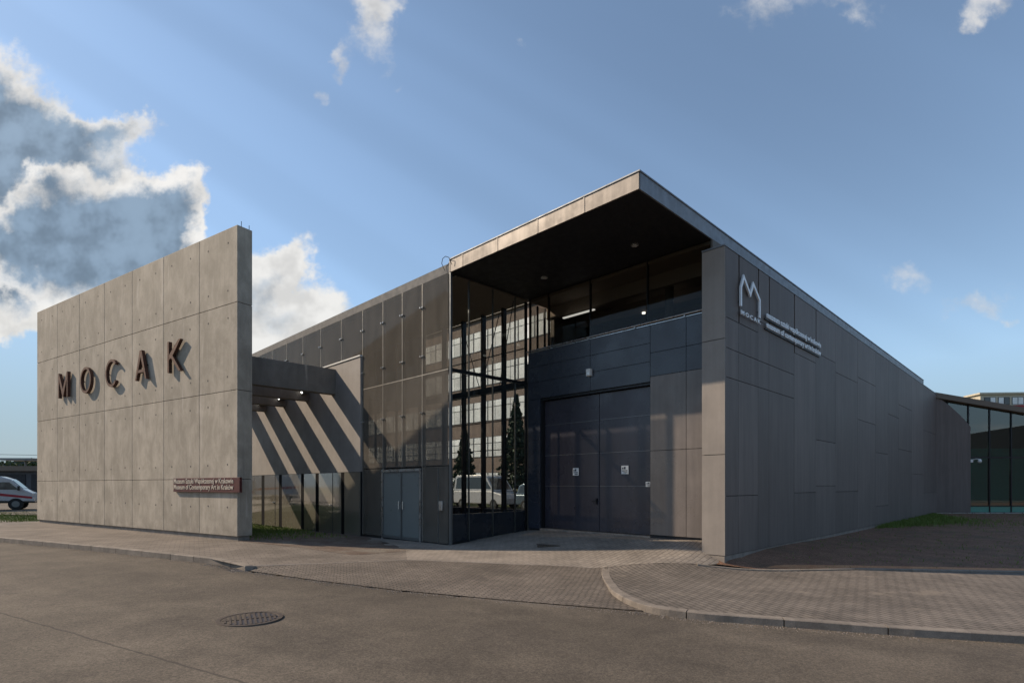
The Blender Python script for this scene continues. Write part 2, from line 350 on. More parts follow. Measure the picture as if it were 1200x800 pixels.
# ---------------------------------------------------------------- mesh helpers
class MB:
    def __init__(s): s.v = []; s.f = []; s.mi = []; s.mats = []
    def _m(s, m):
        if m not in s.mats: s.mats.append(m)
        return s.mats.index(m)
    def add(s, vs, fs, m):
        o = len(s.v); s.v += [tuple(q) for q in vs]; i = s._m(m)
        for f in fs: s.f.append([o+q for q in f]); s.mi.append(i)
    def box(s, x0, x1, y0, y1, z0, z1, m):
        if x0 > x1: x0, x1 = x1, x0
        if y0 > y1: y0, y1 = y1, y0
        v = [(x, y, z) for z in (z0, z1) for y in (y0, y1) for x in (x0, x1)]
        s.add(v, [(0, 2, 3, 1), (4, 5, 7, 6), (0, 1, 5, 4), (2, 6, 7, 3), (0, 4, 6, 2), (1, 3, 7, 5)], m); return s
    def lbox(s, l0, l1, r0, r1, z0, z1, m): return s.box(-l0, -l1, r0, r1, z0, z1, m)
    def prism(s, pts, axis, a, b, m):
        """pts 2-D outline extruded along axis ('y': pts are x,z; 'z': pts are x,y; 'x': pts are y,z)"""
        def P3(p, h): return {'y': (p[0], h, p[1]), 'z': (p[0], p[1], h), 'x': (h, p[0], p[1])}[axis]
        n = len(pts); v = [P3(p, a) for p in pts] + [P3(p, b) for p in pts]
        fs = [list(range(n)), list(range(2*n-1, n-1, -1))] + [(i, i+n, (i+1) % n+n, (i+1) % n) for i in range(n)]
        s.add(v, fs, m); return s
    def tube(s, p, q, r, m, n=8, r2=None):
        p = Vector(p); q = Vector(q); d = (q-p).normalized(); r2 = r if r2 is None else r2
        a = d.orthogonal().normalized(); b = d.cross(a)
        v = []
        for (c, rr) in ((p, r), (q, r2)):
            for i in range(n):
                t = 2*math.pi*i/n; v.append(c + a*math.cos(t)*rr + b*math.sin(t)*rr)
        s.add(v, [(i, (i+1) % n, (i+1) % n+n, i+n) for i in range(n)] + [list(range(n-1, -1, -1)), list(range(n, 2*n))], m); return s
    def poly(s, pts, r, m, n=6):
        for a, b in zip(pts, pts[1:]): s.tube(a, b, r, m, n)
        return s
    def build(s, name, parent=None, smooth=False, bevel=0):
        me = bpy.data.meshes.new(name); me.from_pydata(s.v, [], s.f)
        for m in s.mats: me.materials.append(m)
        for p, i in zip(me.polygons, s.mi): p.material_index = i; p.use_smooth = smooth
        bm = bmesh.new(); bm.from_mesh(me); bmesh.ops.recalc_face_normals(bm, faces=bm.faces); bm.to_mesh(me); bm.free()
        o = bpy.data.objects.new(name, me); COL.objects.link(o)
        if parent: o.parent = parent
        if bevel:
            b = o.modifiers.new('bevel', 'BEVEL'); b.width = bevel; b.segments = 2; b.limit_method = 'ANGLE'
        return o
def tag(o, label=None, cat=None, group=None, kind=None):
    for k_, v_ in (('label', label), ('category', cat), ('group', group), ('kind', kind)):
        if v_: o[k_] = v_
    return o
def empty(name, loc, rz=0, **k):
    o = bpy.data.objects.new(name, None); COL.objects.link(o); o.location = loc; o.rotation_euler = (0, 0, rz); o.empty_display_size = .3
    return tag(o, **k)
def text_mesh(name, body, size, m, parent, loc, rot, width=None, depth=.01, bold=0, align='LEFT'):
    cu = bpy.data.curves.new('tmp', 'FONT'); cu.body = body; cu.size = size; cu.extrude = depth; cu.offset = bold; cu.align_x = align
    cu.resolution_u = 3
    t = bpy.data.objects.new('tmp', cu); COL.objects.link(t)
    bpy.context.view_layer.update()
    dg = bpy.context.evaluated_depsgraph_get(); me = bpy.data.meshes.new_from_object(t.evaluated_get(dg)); me.name = name
    bpy.data.objects.remove(t)
    xs = [v.co.x for v in me.vertices]; wd = max(xs)-min(xs)
    if width:
        for v in me.vertices: v.co.x = (v.co.x-min(xs))*width/wd
    me.materials.clear(); me.materials.append(m)
    o = bpy.data.objects.new(name, me); COL.objects.link(o); o.parent = parent; o.location = loc; o.rotation_euler = rot
    return o

# ---------------------------------------------------------------- frames of reference
C0 = Vector((2.31, 10.)); Lv = Vector((-.7044, .7098)); Rv = Vector((.7098, .7044))
def lr(l, r, z=0): p = C0 + Lv*l + Rv*r; return (p.x, p.y, z)
RZ = math.atan2(-.7098, .7044)
FW = Vector((-7.16, 14.35)); Mv = Vector((-.8452, .5345)); Bv = Vector((.5345, .8452)); RW = math.atan2(-.5345, .8452)
def ws(s_, b=0, z=0): p = FW + Mv*s_ + Bv*b; return (p.x, p.y, z)

# ---------------------------------------------------------------- ground heights
def hroad(x, y=0): return .01-.13*math.tanh((x+1.5)/6)
kerbL = [(-13.81, 14.85), (-10.1, 13.03), (-6.04, 10.98), (-4.93, 10.16)]
mid = [(-4.93, 10.16), (-2.21, 11.6), (0.0, 11.3), (1.61, 10.98)]
cob = [(-4.95, 10.2), (-3.32, 9.31), (-1.73, 8.57), (0.0, 7.99), (1.72, 7.42)]
kR = [(1.80, 10.98), (1.66, 10.2), (1.58, 9.2), (1.56, 8.3), (1.80, 7.45), (2.35, 7.05), (3.0, 6.84), (3.7, 6.63), (4.64, 6.34), (5.72, 6.08), (9.5, 5.2), (16, 3.9), (30, 1.4), (60, -3)]
def smooth(ps, n=6):
    out = []
    for i in range(len(ps)-1):
        p0, p1, p2, p3 = (Vector(ps[max(0, i-1)]), Vector(ps[i]), Vector(ps[i+1]), Vector(ps[min(len(ps)-1, i+2)]))
        k_ = n if (p2-p1).length < 2 else 1
        for j in range(k_):
            t = j/k_; q = .5*((2*p1)+(p2-p0)*t+(2*p0-5*p1+4*p2-p3)*t*t+(3*p1-p0-3*p2+p3)*t**3); out.append((q.x, q.y))
    return out+[ps[-1]]
kRs = smooth(kR[:9])+kR[9:]
pts = []
def cp(x, y, z): pts.append((x, y, z))
for x, y in kerbL + [(-22, 19), (-34, 25.5)]: cp(x, y, hroad(x)+.11)
for x, y in mid: cp(x, y, hroad(x)+.06)
for x, y in kR[3:]: cp(x, y, hroad(x)+.085)
for q in [(9.8, 0, .10), (14, 0, .04), (18, 0, .01), (26, 0, 0), (5.5, 0, .15), (5.5, 2.9, .36), (4.9, 2.9, .41), (2.5, 2.9, .44), (.1, 2.9, .46), (0, 2.3, .22), (2, 1.0, .18), (6.7, -.5, .13), (8.7, -.4, .1)]: cp(*lr(*q))
for q in [(0, .0, .22), (6, 0, .24), (13.6, 0, .24), (13.6, .5, .24), (6, .5, .2)]: cp(*ws(*q))
for q in [(4.41, 11.3, 0), (4.9, 11.9, .02), (3.91, 11.15, .02), (6.75, 10.89, 0), (9.8, 10.5, 0), (16, 9.6, .0), (30, 8, 0), (10, 15, .05), (15, 20, .10), (23, 29.5, .14), (30, 29.5, .15), (20, 15, .1), (60, 20, .1), (60, 60, .1), (-60, 60, .15), (-60, 30, .2), (-30, 34, .1), (-45, 12, .2), (0, 60, .1), (60, -10, 0)]: cp(*q)
A = np.array(pts)
def _phi(r): return r   # linear (biharmonic in 3-D) kernel: no overshoot
K = _phi(np.linalg.norm(A[:, None, :2]-A[None, :, :2], axis=2)) - 0*np.eye(len(A)); K -= .02*np.eye(len(A))
n_ = len(A); Q = np.zeros((n_+1, n_+1)); Q[:n_, :n_] = K; Q[:n_, n_] = 1; Q[n_, :n_] = 1
Wt = np.linalg.solve(Q, np.append(A[:, 2], 0))
def hs(x, y): return float(np.dot(Wt[:n_], np.hypot(A[:, 0]-x, A[:, 1]-y)) + Wt[n_])
def hcob(x, y):
    # from the road at the front edge to the ramp at the joint line
    a = np.interp(x, [p[0] for p in cob], [p[1] for p in cob]); b = np.interp(x, [p[0] for p in mid], [p[1] for p in mid])
    t = min(1, max(0, (y-a)/max(.05, b-a))); z0 = hroad(x)+.008
    return z0 + (hs(x, min(y, b)) - z0)*t*t*(3-2*t) if t < 1 else hs(x, y)
def sheet(name, outline, m, hf, off=0, step=.6, kind='structure', **k):
    bm = bmesh.new(); vs = [bm.verts.new((x, y, 0)) for x, y in outline]
    bm.faces.new(vs); bmesh.ops.triangulate(bm, faces=bm.faces[:])
    xs = [p[0] for p in outline]; ys = [p[1] for p in outline]
    for ax, lo, hi in ((0, min(xs), max(xs)), (1, min(ys), max(ys))):
        n = int((hi-lo)/step)
        for i in range(1, n+1):
            co = [0, 0, 0]; co[ax] = lo+i*step; no = [0, 0, 0]; no[ax] = 1
            bmesh.ops.bisect_plane(bm, geom=bm.verts[:]+bm.edges[:]+bm.faces[:], plane_co=co, plane_no=no, dist=1e-5)
    for v in bm.verts: v.co.z = hf(v.co.x, v.co.y)+off
    bmesh.ops.recalc_face_normals(bm, faces=bm.faces)
    for f in bm.faces:
        f.smooth = True
        if f.normal.z < 0: f.normal_flip()
    me = bpy.data.meshes.new(name); bm.to_mesh(me); bm.free(); me.materials.append(m)
    o = bpy.data.objects.new(name, me); COL.objects.link(o); tag(o, kind=kind, **k); return o

me = MB(); me.box(-900, 900, -900, 900, -.8, -.45, M['far']); tag(me.build('ground'), kind='structure')
def xy(p): return (p[0], p[1])
EDGE = [(-60, 40), (-34, 25.5), (-22, 19)] + kerbL + cob[1:-1] + [(1.62, 7.6), (2.35, 7.05)] + kR[6:]
def road_h(x, y):
    return hroad(x) - (.3 if y > np.interp(x, [p[0] for p in EDGE], [p[1] for p in EDGE])+.30 else 0)
road_out = [(-60, 40)] + [(-34, 25.8), (-22, 19.3)] + kerbL + [(1.5, 7.9), (1.7, 7.6), (2.2, 7.2)] + kR[6:] + [(60, -30), (-60, -6)]
sheet('road', [(-60, 44), (-40, 32), (-8, 14.6), (-3, 12.5), (3.2, 11.0), (3.3, 8.5), (9.5, 6.4), (16, 4.8), (30, 2.2), (60, -2), (60, -32), (-60, 4)], M['asphalt'], road_h, 0, .3)
sheet('cobble_apron', cob[:-1] + [(1.6, 7.52), (1.9, 7.45), (1.66, 8.3), (1.68, 9.2), (1.76, 10.2), (1.92, 11.02)] + mid[::-1][:-1], M['sett'], hcob, .004, .4)
colfront = xy(lr(-.5, 2.46)); 
sheet('pavement_left', [(-34, 25.5), (-22, 19)] + kerbL + [(-2.21, 11.6), (-2.5, 12.95), (-3.52, 12.2), (-5.1, 13.25)] + [xy(ws(0)), xy(ws(0, .42)), xy(ws(14, .42)), xy(ws(14)), (-34, 30)], M['slabs'], hs)
sheet('ramp', [(-2.21, 11.6), (0, 11.3), (1.61, 10.98), (1.8, 10.98), (2.6, 11.1), (3.91, 11.2), colfront, xy(lr(0, 2.5)), xy(lr(0, 3.1)), xy(lr(5.9, 3.1)), xy(lr(5.9, .1)), xy(lr(9.9, .1)), xy(lr(9.9, -1.0)), (-2.5, 12.95)], M['rampP'], hs, .003)
sheet('pavement_right', kRs + [(60, 4.5), (30, 7.9), (16, 9.6), (9.8, 10.48), (6.75, 10.87), (3.91, 11.2), (2.6, 11.1)], M['pave'], hs)
sheet('soil', [(4.2, 11.3), (6.75, 10.89), (9.8, 10.5), (16, 9.6), (30, 8), (60, 5), (60, 34), (22, 34), xy(lr(-.3, 2.6))], M['soil'], hs, .004, .8)
sheet('sand_strip', [(5.1, 11.25), (6.75, 10.98), (9.8, 10.60), (16, 9.75), (30, 8.2), (30, 8.75), (16, 10.15), (9.8, 10.95), (7.2, 11.25), (5.6, 11.55)], M['sand'], hs, .010)
sheet('dirt', [(-5.1, 13.25), (-3.52, 12.15), (-2.4, 13.0), xy(lr(9.9, -1.0)), xy(lr(9.9, .1)), xy(lr(13.5, .1)), xy(lr(13.0, -2.9)), xy(ws(0, .42)), xy(ws(0))], M['dirt'], hs, .004)
sheet('lawn', [xy(lr(13.0, -2.9)), xy(lr(13.5, .1)), xy(lr(31, .1)), xy(lr(31, -9)), xy(ws(13.8, .42)), xy(ws(0, .42))], M['turf'], hs, .002)
sheet('verge', [(-34, 30), xy(ws(14.0)), xy(ws(14.0, .6)), xy(lr(31, -8)), (-34, 37)], M['turf'], hs, .002)
sheet('yard', [(-34, 29.5), (-24, 27.6), (-18, 26.6), (-18, 60), (-90, 90), (-90, 40)], M['asphalt'], lambda x, y: .19, 0, 8)
# far side of the street, behind the viewer (mirrored in the glass)
sheet('pavement_opposite', [xy(lr(-60, -13.5)), xy(lr(70, -13.5)), xy(lr(70, -19.8)), xy(lr(-60, -19.8))], M['slabs'], lambda x, y: .12+hroad(x), 0, 4)
sheet('road_behind', [xy(lr(-60, -6)), xy(lr(70, -6)), xy(lr(70, -13.5)), xy(lr(-60, -13.5))], M['asphalt'], lambda x, y: hroad(x)-.012, 0, 4)

def kerb(name, path, w_, h0, off_top, seg=1.0, m=None, side=1):
    """kerb stones swept along a path; side=+1 puts the width to the left of travel"""
    mb = MB(); m = m or M['kerb']
    P_ = [Vector(p) for p in path]; out = []; cut = set(); acc = 0; nxt = seg
    for a, b in zip(P_, P_[1:]):
        L_ = (b-a).length; n = max(1, round(L_/.25)) if L_ < 20 else 20
        for i in range(n):
            out.append(a+(b-a)*i/n); acc += L_/n
            if acc > nxt: cut.add(len(out)); nxt += seg
    out.append(P_[-1])
    for i in range(len(out)-1):
        a, b = out[i], out[i+1]
        def nrm(j):
            d = (out[min(j+1, len(out)-1)]-out[max(j-1, 0)]).normalized(); return Vector((-d.y, d.x))*side
        na, nb = nrm(i), nrm(i+1); d = (b-a).normalized(); a2 = a+d*(.007 if i in cut else 0); b2 = b-d*(.007 if i+1 in cut else 0)
        bev = .012
        def pr(c, n_): 
            zt = hs(c.x, c.y)+off_top+random.uniform(-.003, .003)*0
            return [(c.x, c.y, zt-h0), (c.x, c.y, zt-bev), (c.x+n_.x*bev, c.y+n_.y*bev, zt), (c.x+n_.x*w_, c.y+n_.y*w_, zt), (c.x+n_.x*w_, c.y+n_.y*w_, zt-h0)]
        v = pr(a2, na)+pr(b2, nb)
        mb.add(v, [(k_, (k_+1) % 5, (k_+1) % 5+5, k_+5) for k_ in range(5)]+([(4, 3, 2, 1, 0)] if i in cut or i == 0 else [])+([(5, 6, 7, 8, 9)] if i+1 in cut or i == len(out)-2 else []), m)
    return tag(mb.build(name), kind='structure')
kerb('kerb', [(-34, 25.5), (-22, 19)]+smooth(kerbL), .14, .4, .010, side=1)
kerb('kerb', kRs[:1+6*2], .15, .4, .008, seg=9, m=M['kerb']); kerb('kerb', kRs[12:], .15, .4, .008, seg=1.15, m=M['kerb'])
kerb('kerb', [(3.75, 11.12), (6.75, 10.81), (9.8, 10.42), (16, 9.55), (30, 7.9), (60, 4.5)], .08, .3, .035, seg=1.0, side=1)
kerb('kerb', [(-4.93, 10.16), (-2.21, 11.6), (0.0, 11.3), (1.61, 10.98)], .07, .3, .006, seg=.5, m=M['plinth'], side=1)

# ---------------------------------------------------------------- the concrete sign wall
cw = empty('concrete_wall', ws(0, 0, 0), RW, label='tall freestanding board-marked concrete wall carrying large rusty letters', cat='wall')
TOP = 8.46; T = .416; LEN = 13.6
mb = MB(); mb.box(-LEN+.02, -.02, .02, T-.02, .34, TOP-.02, M['joint'])
zr = [.33, 1.83, 4.16, 6.45, TOP]; xr = [0, 1.83] + [1.83+1.962*i for i in range(1, 7)]
xr[-1] = LEN
for i in range(7):
    for j in range(4):
        g = .006
        mb.box(-xr[i+1]+g, -xr[i]-(g if i else 0), 0, T, zr[j]+(g if j else 0), zr[j+1]-g, M['concrete'])
mb.build('wall', cw, bevel=.008)
hb = MB()
for i in range(7):
    for j in range(4):
        for fx in (.24, .76):
            for z in ((zr[j]+.38, zr[j+1]-.38) if j else (zr[j]+.75,)):
                x = -(xr[i]+(xr[i+1]-xr[i])*fx)+random.uniform(-.02, .02); z += random.uniform(-.02, .02)
                hb.tube((x, .01, z), (x, -.003, z), .026, M['hole'], 10)
hb.build('tie_holes', cw)
mb = MB(); mb.box(-LEN+.05, -.05, .05, T-.05, -.2, .34, M['plinth']); mb.build('base', cw)
for x in (-.07, -.32):
    MB().tube((x*.2-.02, .06-x, TOP-.01), (x*.2-.02, .06-x, TOP+.14), .008, M['blackm']).build('rod', cw)

def letter(ch, cx, z0, h):
    mb = MB(); m = M['rust']; y0, y1 = -.13, -.035; W = .08
    w2 = {'M': .42, 'O': .43, 'C': .43, 'A': .36, 'K': .36}[ch]; z1 = z0+h
    def ring(a0, a1, n=40):
        R1 = w2; R2 = w2-W; vz = h/2/w2
        ps = [(cx+R1*math.cos(t), z0+h/2+R1*vz*math.sin(t)) for t in [a0+(a1-a0)*i/n for i in range(n+1)]]
        qs = [(cx+R2*math.cos(t), z0+h/2+(h/2-W)*math.sin(t)) for t in [a0+(a1-a0)*i/n for i in range(n+1)]]
        for i in range(n): mb.prism([ps[i], ps[i+1], qs[i+1], qs[i]], 'y', y0, y1, m)
    if ch == 'O': ring(0, 2*math.pi)
    if ch == 'C': ring(rad(42), rad(318))
    if ch == 'M':
        mb.prism([(cx-w2, z0), (cx-w2, z1), (cx-w2+W, z1), (cx, z0+.30), (cx+w2-W, z1), (cx+w2, z1), (cx+w2, z0), (cx+w2-W, z0), (cx+w2-W, z1-.26), (cx+.03, z0+.02), (cx-.03, z0+.02), (cx-w2+W, z1-.26), (cx-w2+W, z0)], 'y', y0, y1, m)
    if ch == 'A':
        mb.prism([(cx-w2, z0), (cx-.06, z1), (cx+.06, z1), (cx+w2, z0), (cx+w2-W, z0), (cx, z1-.2), (cx-w2+W, z0)], 'y', y0, y1, m)
        mb.box(cx-.19, cx+.19, y0+.004, y1-.004, z0+.22, z0+.31, m)
    if ch == 'K':
        mb.box(cx-w2, cx-w2+W, y0, y1, z0, z1, m)
        mb.prism([(cx-w2+W-.01, z0+.36), (cx-w2+W-.01, z0+.50), (cx+w2-.12, z1), (cx+w2, z1), (cx-.08, z0+.47), (cx+w2, z0), (cx+w2-.12, z0), (cx-.16, z0+.41)], 'y', y0+.004, y1-.004, m)
    o = mb.build('letter', cw)
    for dx_ in (-.2, .2):
        for dz_ in (.15, h-.15): pass
    for sx in (-.2, .2): MB().tube((cx+sx*1.0, y1-.01, z0+h*.5+ (0 if ch in 'OCA' else 0)), (cx+sx, .01, z0+h*.5), .015, M['blackm'], 6).build('bracket', o) if ch in 'A' else None
    if ch != 'A':
        fx = cx-w2+W/2 if ch != 'M' else cx-w2+W/2
        MB().tube((fx, y1-.01, z0+h*.5), (fx, .01, z0+h*.5), .015, M['blackm'], 6).build('bracket', o)
    tag(o, label='rusty steel capital letter %s standing off the concrete wall' % ch)
for ch, s_, z0 in (('M', 10.75, 4.86), ('O', 8.85, 4.84), ('C', 6.90, 4.87), ('A', 4.92, 4.90), ('K', 2.95, 4.93)): letter(ch, -s_, z0, .90)
mb = MB(); mb.box(-3.08, .22, -.075, -.004, 1.48, 1.87, M['plaque']); pq = mb.build('plaque', cw, bevel=.004)
text_mesh('lettering', 'Muzeum Sztuki Współczesnej w Krakowie', .19, M['relief'], pq, (-3.03, -.079, 1.72), (rad(90), 0, 0), 2.98, .006, .003)
text_mesh('lettering', 'Museum of Contemporary Art in Kraków', .19, M['relief'], pq, (-3.03, -.079, 1.555), (rad(90), 0, 0), 2.98, .006, .003)

# beams from the wall to the building, resting on brackets; each a thing of its own
proto = None
names = ['first concrete beam nearest the tall wall end, deepest and fully visible', 'second concrete beam behind the nearest, its underside showing', 'third concrete beam back between wall and building', 'fourth concrete beam, a sliver showing behind the tall wall edge', 'fifth and farthest concrete beam, behind the tall wall, casting the leftmost shadow stripe']
def wallback_r(l):   # r of the wall's back face at a given l
    a = Vector(ws(0, T)[:2])-C0; al, ar = a.dot(Lv), a.dot(Rv); ml, mr = Mv.dot(Lv), Mv.dot(Rv)
    return ar + (l-al)/ml*mr
beams = []
for i, l in enumerate((11.39, 13.34, 15.31, 17.2, 19.15)):
    r0 = wallback_r(l-.14 if False else l)+.02
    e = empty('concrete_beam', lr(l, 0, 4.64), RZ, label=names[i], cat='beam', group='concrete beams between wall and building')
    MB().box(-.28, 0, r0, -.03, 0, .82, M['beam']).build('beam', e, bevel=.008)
    if 0 < i < 4:
        s = empty('spotlight', lr(l-.0, -.3, 4.95), RZ, label=['small spotlight on the side of the second beam', 'small spotlight on the side of the third beam', 'small spotlight on the side of the farthest beam'][i-1], cat='spotlight', group='spotlights on the beams')
        MB().box(0, .05, -.04, .04, -.05, .05, M['mull']).build('bracket', s)
        MB().tube((.10, .12, 0), (.10, -.10, -.03), .07, M['mull'], 14, .08).build('housing', s)
        MB().tube((.10, -.101, -.03), (.10, -.115, -.032), .065, M['lamp'], 14).build('lens', s)

# ---------------------------------------------------------------- the museum
mu = empty('museum', lr(0, 0, 0), RZ, label='dark flat-roofed museum with glass corner, deep canopy and grey panelled walls', cat='building')
ZT, ZS = 7.35, 7.04
# roof
mb = MB(); mb.lbox(.02, 5.6, .02, 28.1, ZS+.02, ZT-.04, M['roof']); mb.lbox(5.6, 30, .02, 3.1, ZS+.02, ZT-.06, M['roof']); rf = mb.build('roof', mu)
# front fascia: zinc sheets
mb = MB(); l = 0; i = 0
for l0, l1 in [(0, 1.25), (1.25, 2.5), (2.5, 3.75), (3.75, 5.0), (5.0, 5.5)] + [(5.5+1.5*k, 7.0+1.5*k) for k in range(17)]:
    rr = 0 if l1 <= 5.5 else .05
    mb.lbox(l0+(0 if l0 == 0 else .004), l1-.004, rr-.012, .02+rr, ZS-.0, ZT-(0 if rr == 0 else .05), M['fascia'])
    mb.lbox(l1-.02, l1+.012, rr-.02, rr+.02, ZS+.0, ZT-.06*(rr > 0)-.002, M['fascia'])
fa = mb.build('fascia', mu)
mb = MB(); mb.lbox(-.012, .02, 0.02, 28.15, ZS, ZT, M['fasciaR']); mb.build('fascia', mu)
mb = MB(); mb.lbox(-.03, 5.5, -.03, .10, ZT, ZT+.025, M['fasciaR']); mb.lbox(-.03, .10, .10, 28.15, ZT, ZT+.025, M['fasciaR']); mb.build('coping', mu)
# canopy soffit
mb = MB(); mb.lbox(.022, 5.5, .022, 2.9, ZS-.0, ZS+.018, M['soffit']); so_ = mb.build('soffit', mu)
for l, r in ((1.34, 1.95), (4.05, 1.94)):
    mb = MB(); mb.tube((-l, r, ZS-.02), (-l, r, ZS+.01), .09, M['steel'], 20); o = mb.build('ceiling_light_or_streak', mu)
    MB().tube((-l, r, ZS-.026), (-l, r, ZS-.021), .065, M['lampglass'], 20).build('lens', o)
# cable loop on the roof edge
mb = MB(); ps = [(-5.70, -.02, 7.14), (-5.78, -.05, 7.33), (-5.70, -.08, 7.42), (-5.56, -.10, 7.43), (-5.42, -.10, 7.36), (-5.36, -.05, 7.18)]
mb.poly(ps, .008, M['blackm']); mb.build('cable', mu)

# long cladded side wall: slab with irregular panels
WTOP = 6.61; WE = 28.85
mb = MB(); mb.lbox(-.46, -.03, 2.49, WE-.02, .12, WTOP-.03, M['joint']); sw = mb.build('side_wall', mu)
cols = [2.46, 3.11, 4.18, 4.83, 6.54, 8.29, 10.16, 12.69, 15.16, 17.2, 19.12, 21.9, 24.78, WE]
cuts = {0: [5.15, 4.52, 3.91, 1.44], 1: [5.15, 4.52, 3.91, 1.44], 2: [5.43, 4.52, 3.91], 3: [5.43, 4.52, 3.91], 4: [5.43, 5.10, 1.47], 5: [5.40, 2.95, 1.65], 6: [5.12, 1.47],
        7: [5.32, 3.90], 8: [2.89, .89], 9: [4.49], 10: [5.07, 3.2], 11: [2.2], 12: [4.4, 1.3]}
mb = MB(); gp = .007
for i in range(len(cols)-1):
    zs = [.20]+sorted(cuts[i])+[WTOP]; a, b = cols[i], cols[i+1]
    for j in range(len(zs)-1):
        wide = .055 if (zs[j] > 5 and 1 <= i <= 5) else 0
        # a few neighbouring panels share one sheet: nearly closed vertical joints
        gl = (gp if (i in (1, 3, 4, 6, 7, 8, 10)) else .0015)
        mb.lbox(-.50, -.455, a+(0 if i == 0 else gl+wide), b-gl, zs[j]+gp, zs[j+1]-gp, M['clad'])
mb.build('cladding', sw)
mb = MB(); z = [.20, 2.30, 4.70, WTOP]
for j in range(3): mb.lbox(-.50, 0, 2.445, 2.485, z[j]+gp, z[j+1]-gp, M['cladpale'])
for j in range(3): mb.lbox(-.03, 0.0, 2.49, 2.86, z[j]+gp, z[j+1]-gp, M['cladpale'])
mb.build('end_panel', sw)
mb = MB(); mb.lbox(-.485, -.04, 2.458, WE-.05, -.3, .195, M['plinth']); mb.build('plinth', sw)
mb = MB(); mb.lbox(-.51, -.0, 2.43, WE, WTOP, WTOP+.03, M['fasciaR']); mb.build('coping', sw)

# logo and lettering on the side wall. local frame: faces -l = +x
lg = [(3.11, 5.50), (3.11, 5.90), (3.25, 6.16), (3.60, 5.86), (3.76, 6.14), (4.13, 5.86), (4.13, 5.46)]
mb = MB(); hw = .035
def offs(ps, d):
    out = []
    for i, p in enumerate(ps):
        a = Vector(ps[max(0, i-1)]); b = Vector(p); c = Vector(ps[min(len(ps)-1, i+1)])
        d1 = (b-a).normalized() if i else (c-b).normalized(); d2 = (c-b).normalized() if i < len(ps)-1 else d1
        n1_ = Vector((-d1.y, d1.x)); n2_ = Vector((-d2.y, d2.x)); n = (n1_+n2_).normalized(); k_ = min(2.2, 1/max(.3, n.dot(n1_)))
        out.append(tuple(b+n*d*k_))
    return out
A1 = offs(lg, hw); A2 = offs(lg, -hw)
for i in range(len(lg)-1): mb.prism([A1[i], A1[i+1], A2[i+1], A2[i]], 'x', .53, .565, M['sign'])
ls = mb.build('logo_sign', mu)
for l_, r_ in ((3.11, 5.6), (4.13, 5.6)):
    mb = MB(); mb.box(.50, .53, l_-.01, l_+.01, r_-.01, r_+.01, M['blackm']); mb.build('bracket', ls)
RT = (rad(90), 0, rad(90))
text_mesh('lettering', 'M O C A K', .13, M['sign'], ls, (.55, 3.12, 5.33), RT, 1.05, .012, .003)
text_mesh('lettering', 'muzeum sztuki współczesnej w krakowie', .20, M['sign'], ls, (.55, 4.55, 5.565), RT, 4.0, .012, .004)
text_mesh('lettering', 'museum of contemporary art in kraków', .20, M['sign'], ls, (.55, 4.55, 5.335), RT, 4.0, .012, .004)
for z_ in (5.54, 5.31):
    mb = MB(); mb.box(.50, .535, 4.52, 8.56, z_-.012, z_+.012, M['blackm']); mb.build('rail', ls)

# ---- recessed door wall at r = 2.86
RD = 2.86
mb = MB(); mb.lbox(0, 5.5, RD+.05, RD+.25, -.2, .30, M['intwall']); mb.lbox(5.03, 5.5, RD+.05, RD+.25, .3, 5.46, M['joint']); mb.lbox(1.5, 5.03, RD+.05, RD+.25, 4.12, 5.46, M['joint']); mb.lbox(0, 1.5, RD+.05, RD+.25, .3, 5.46, M['joint'])
dw = mb.build('door_wall', mu)
mb = MB(); g = .006
for l0, l1, zz, m in ((3.27, 5.5, (4.12, 4.60, 5.04, 5.46), 'navy'), (1.5, 3.27, (4.12, 4.60, 5.04, 5.46), 'navy'), (5.03, 5.5, (.43, 4.12), 'navy')):
    for a, b in zip(zz, zz[1:]): mb.lbox(l0+g, l1-g, RD, RD+.04, a+g, b-g, M[m])
for l0, l1 in ((.58, 1.5), (0, .58)):
    for a, b, m in ((.49, 2.48, 'satin'), (2.48, 4.24, 'satin'), (4.24, 4.80, 'navy'), (4.80, 5.46, 'navy')): mb.lbox(l0+g, l1-g, RD, RD+.04, a+g, b-g, M[m])
mb.build('cladding', dw)
mb = MB(); mb.tube((-.0, RD-.05, 5.52), (-5.5, RD-.05, 5.50), .022, M['steel'], 10); mb.lbox(0, 5.5, RD-.02, RD+.04, 5.46, 5.475, M['steel'])
for l in (.6, 1.9, 3.3, 4.6): mb.lbox(l-.01, l+.01, RD-.055, RD-.02, 5.46, 5.51, M['steel'])
mb.build('handrail', mu)
# doors
ld = mb
fr = MB(); fr.lbox(5.03, 4.99, RD+.05, RD+.30, .4, 4.10, M['blackm']); fr.lbox(1.50, 1.53, RD+.05, RD+.30, .4, 4.10, M['blackm']); fr.lbox(1.53, 4.99, RD+.05, RD+.30, 4.06, 4.115, M['blackm'])
ldoor = fr.build('loading_door', mu)
for (l0, l1, steps) in ((3.10, 4.985, (.46, 1.64, 2.50, 3.36, 4.05)), (1.535, 3.085, (.46, 1.64, 2.50, 3.36, 4.05))):
    mb = MB()
    for a, b in zip(steps, steps[1:]): mb.lbox(l0, l1, RD+.16, RD+.21, a+.006, b-.006, M['door'])
    lo = mb.build('leaf', ldoor, bevel=.003)
    for s_ in steps[1:-1]:
        mb = MB(); mb.lbox(l0+.01, l1-.01, RD+.150, RD+.162, s_-.006, s_+.006, M['doorjoint']); mb.build('rail', lo)
    if l0 > 3:
        mb = MB(); mb.lbox(3.15, 3.19, RD+.12, RD+.16, 1.17, 1.33, M['blackm']); mb.lbox(3.15, 3.29, RD+.09, RD+.12, 1.24, 1.265, M['blackm']); mb.build('handle', lo)
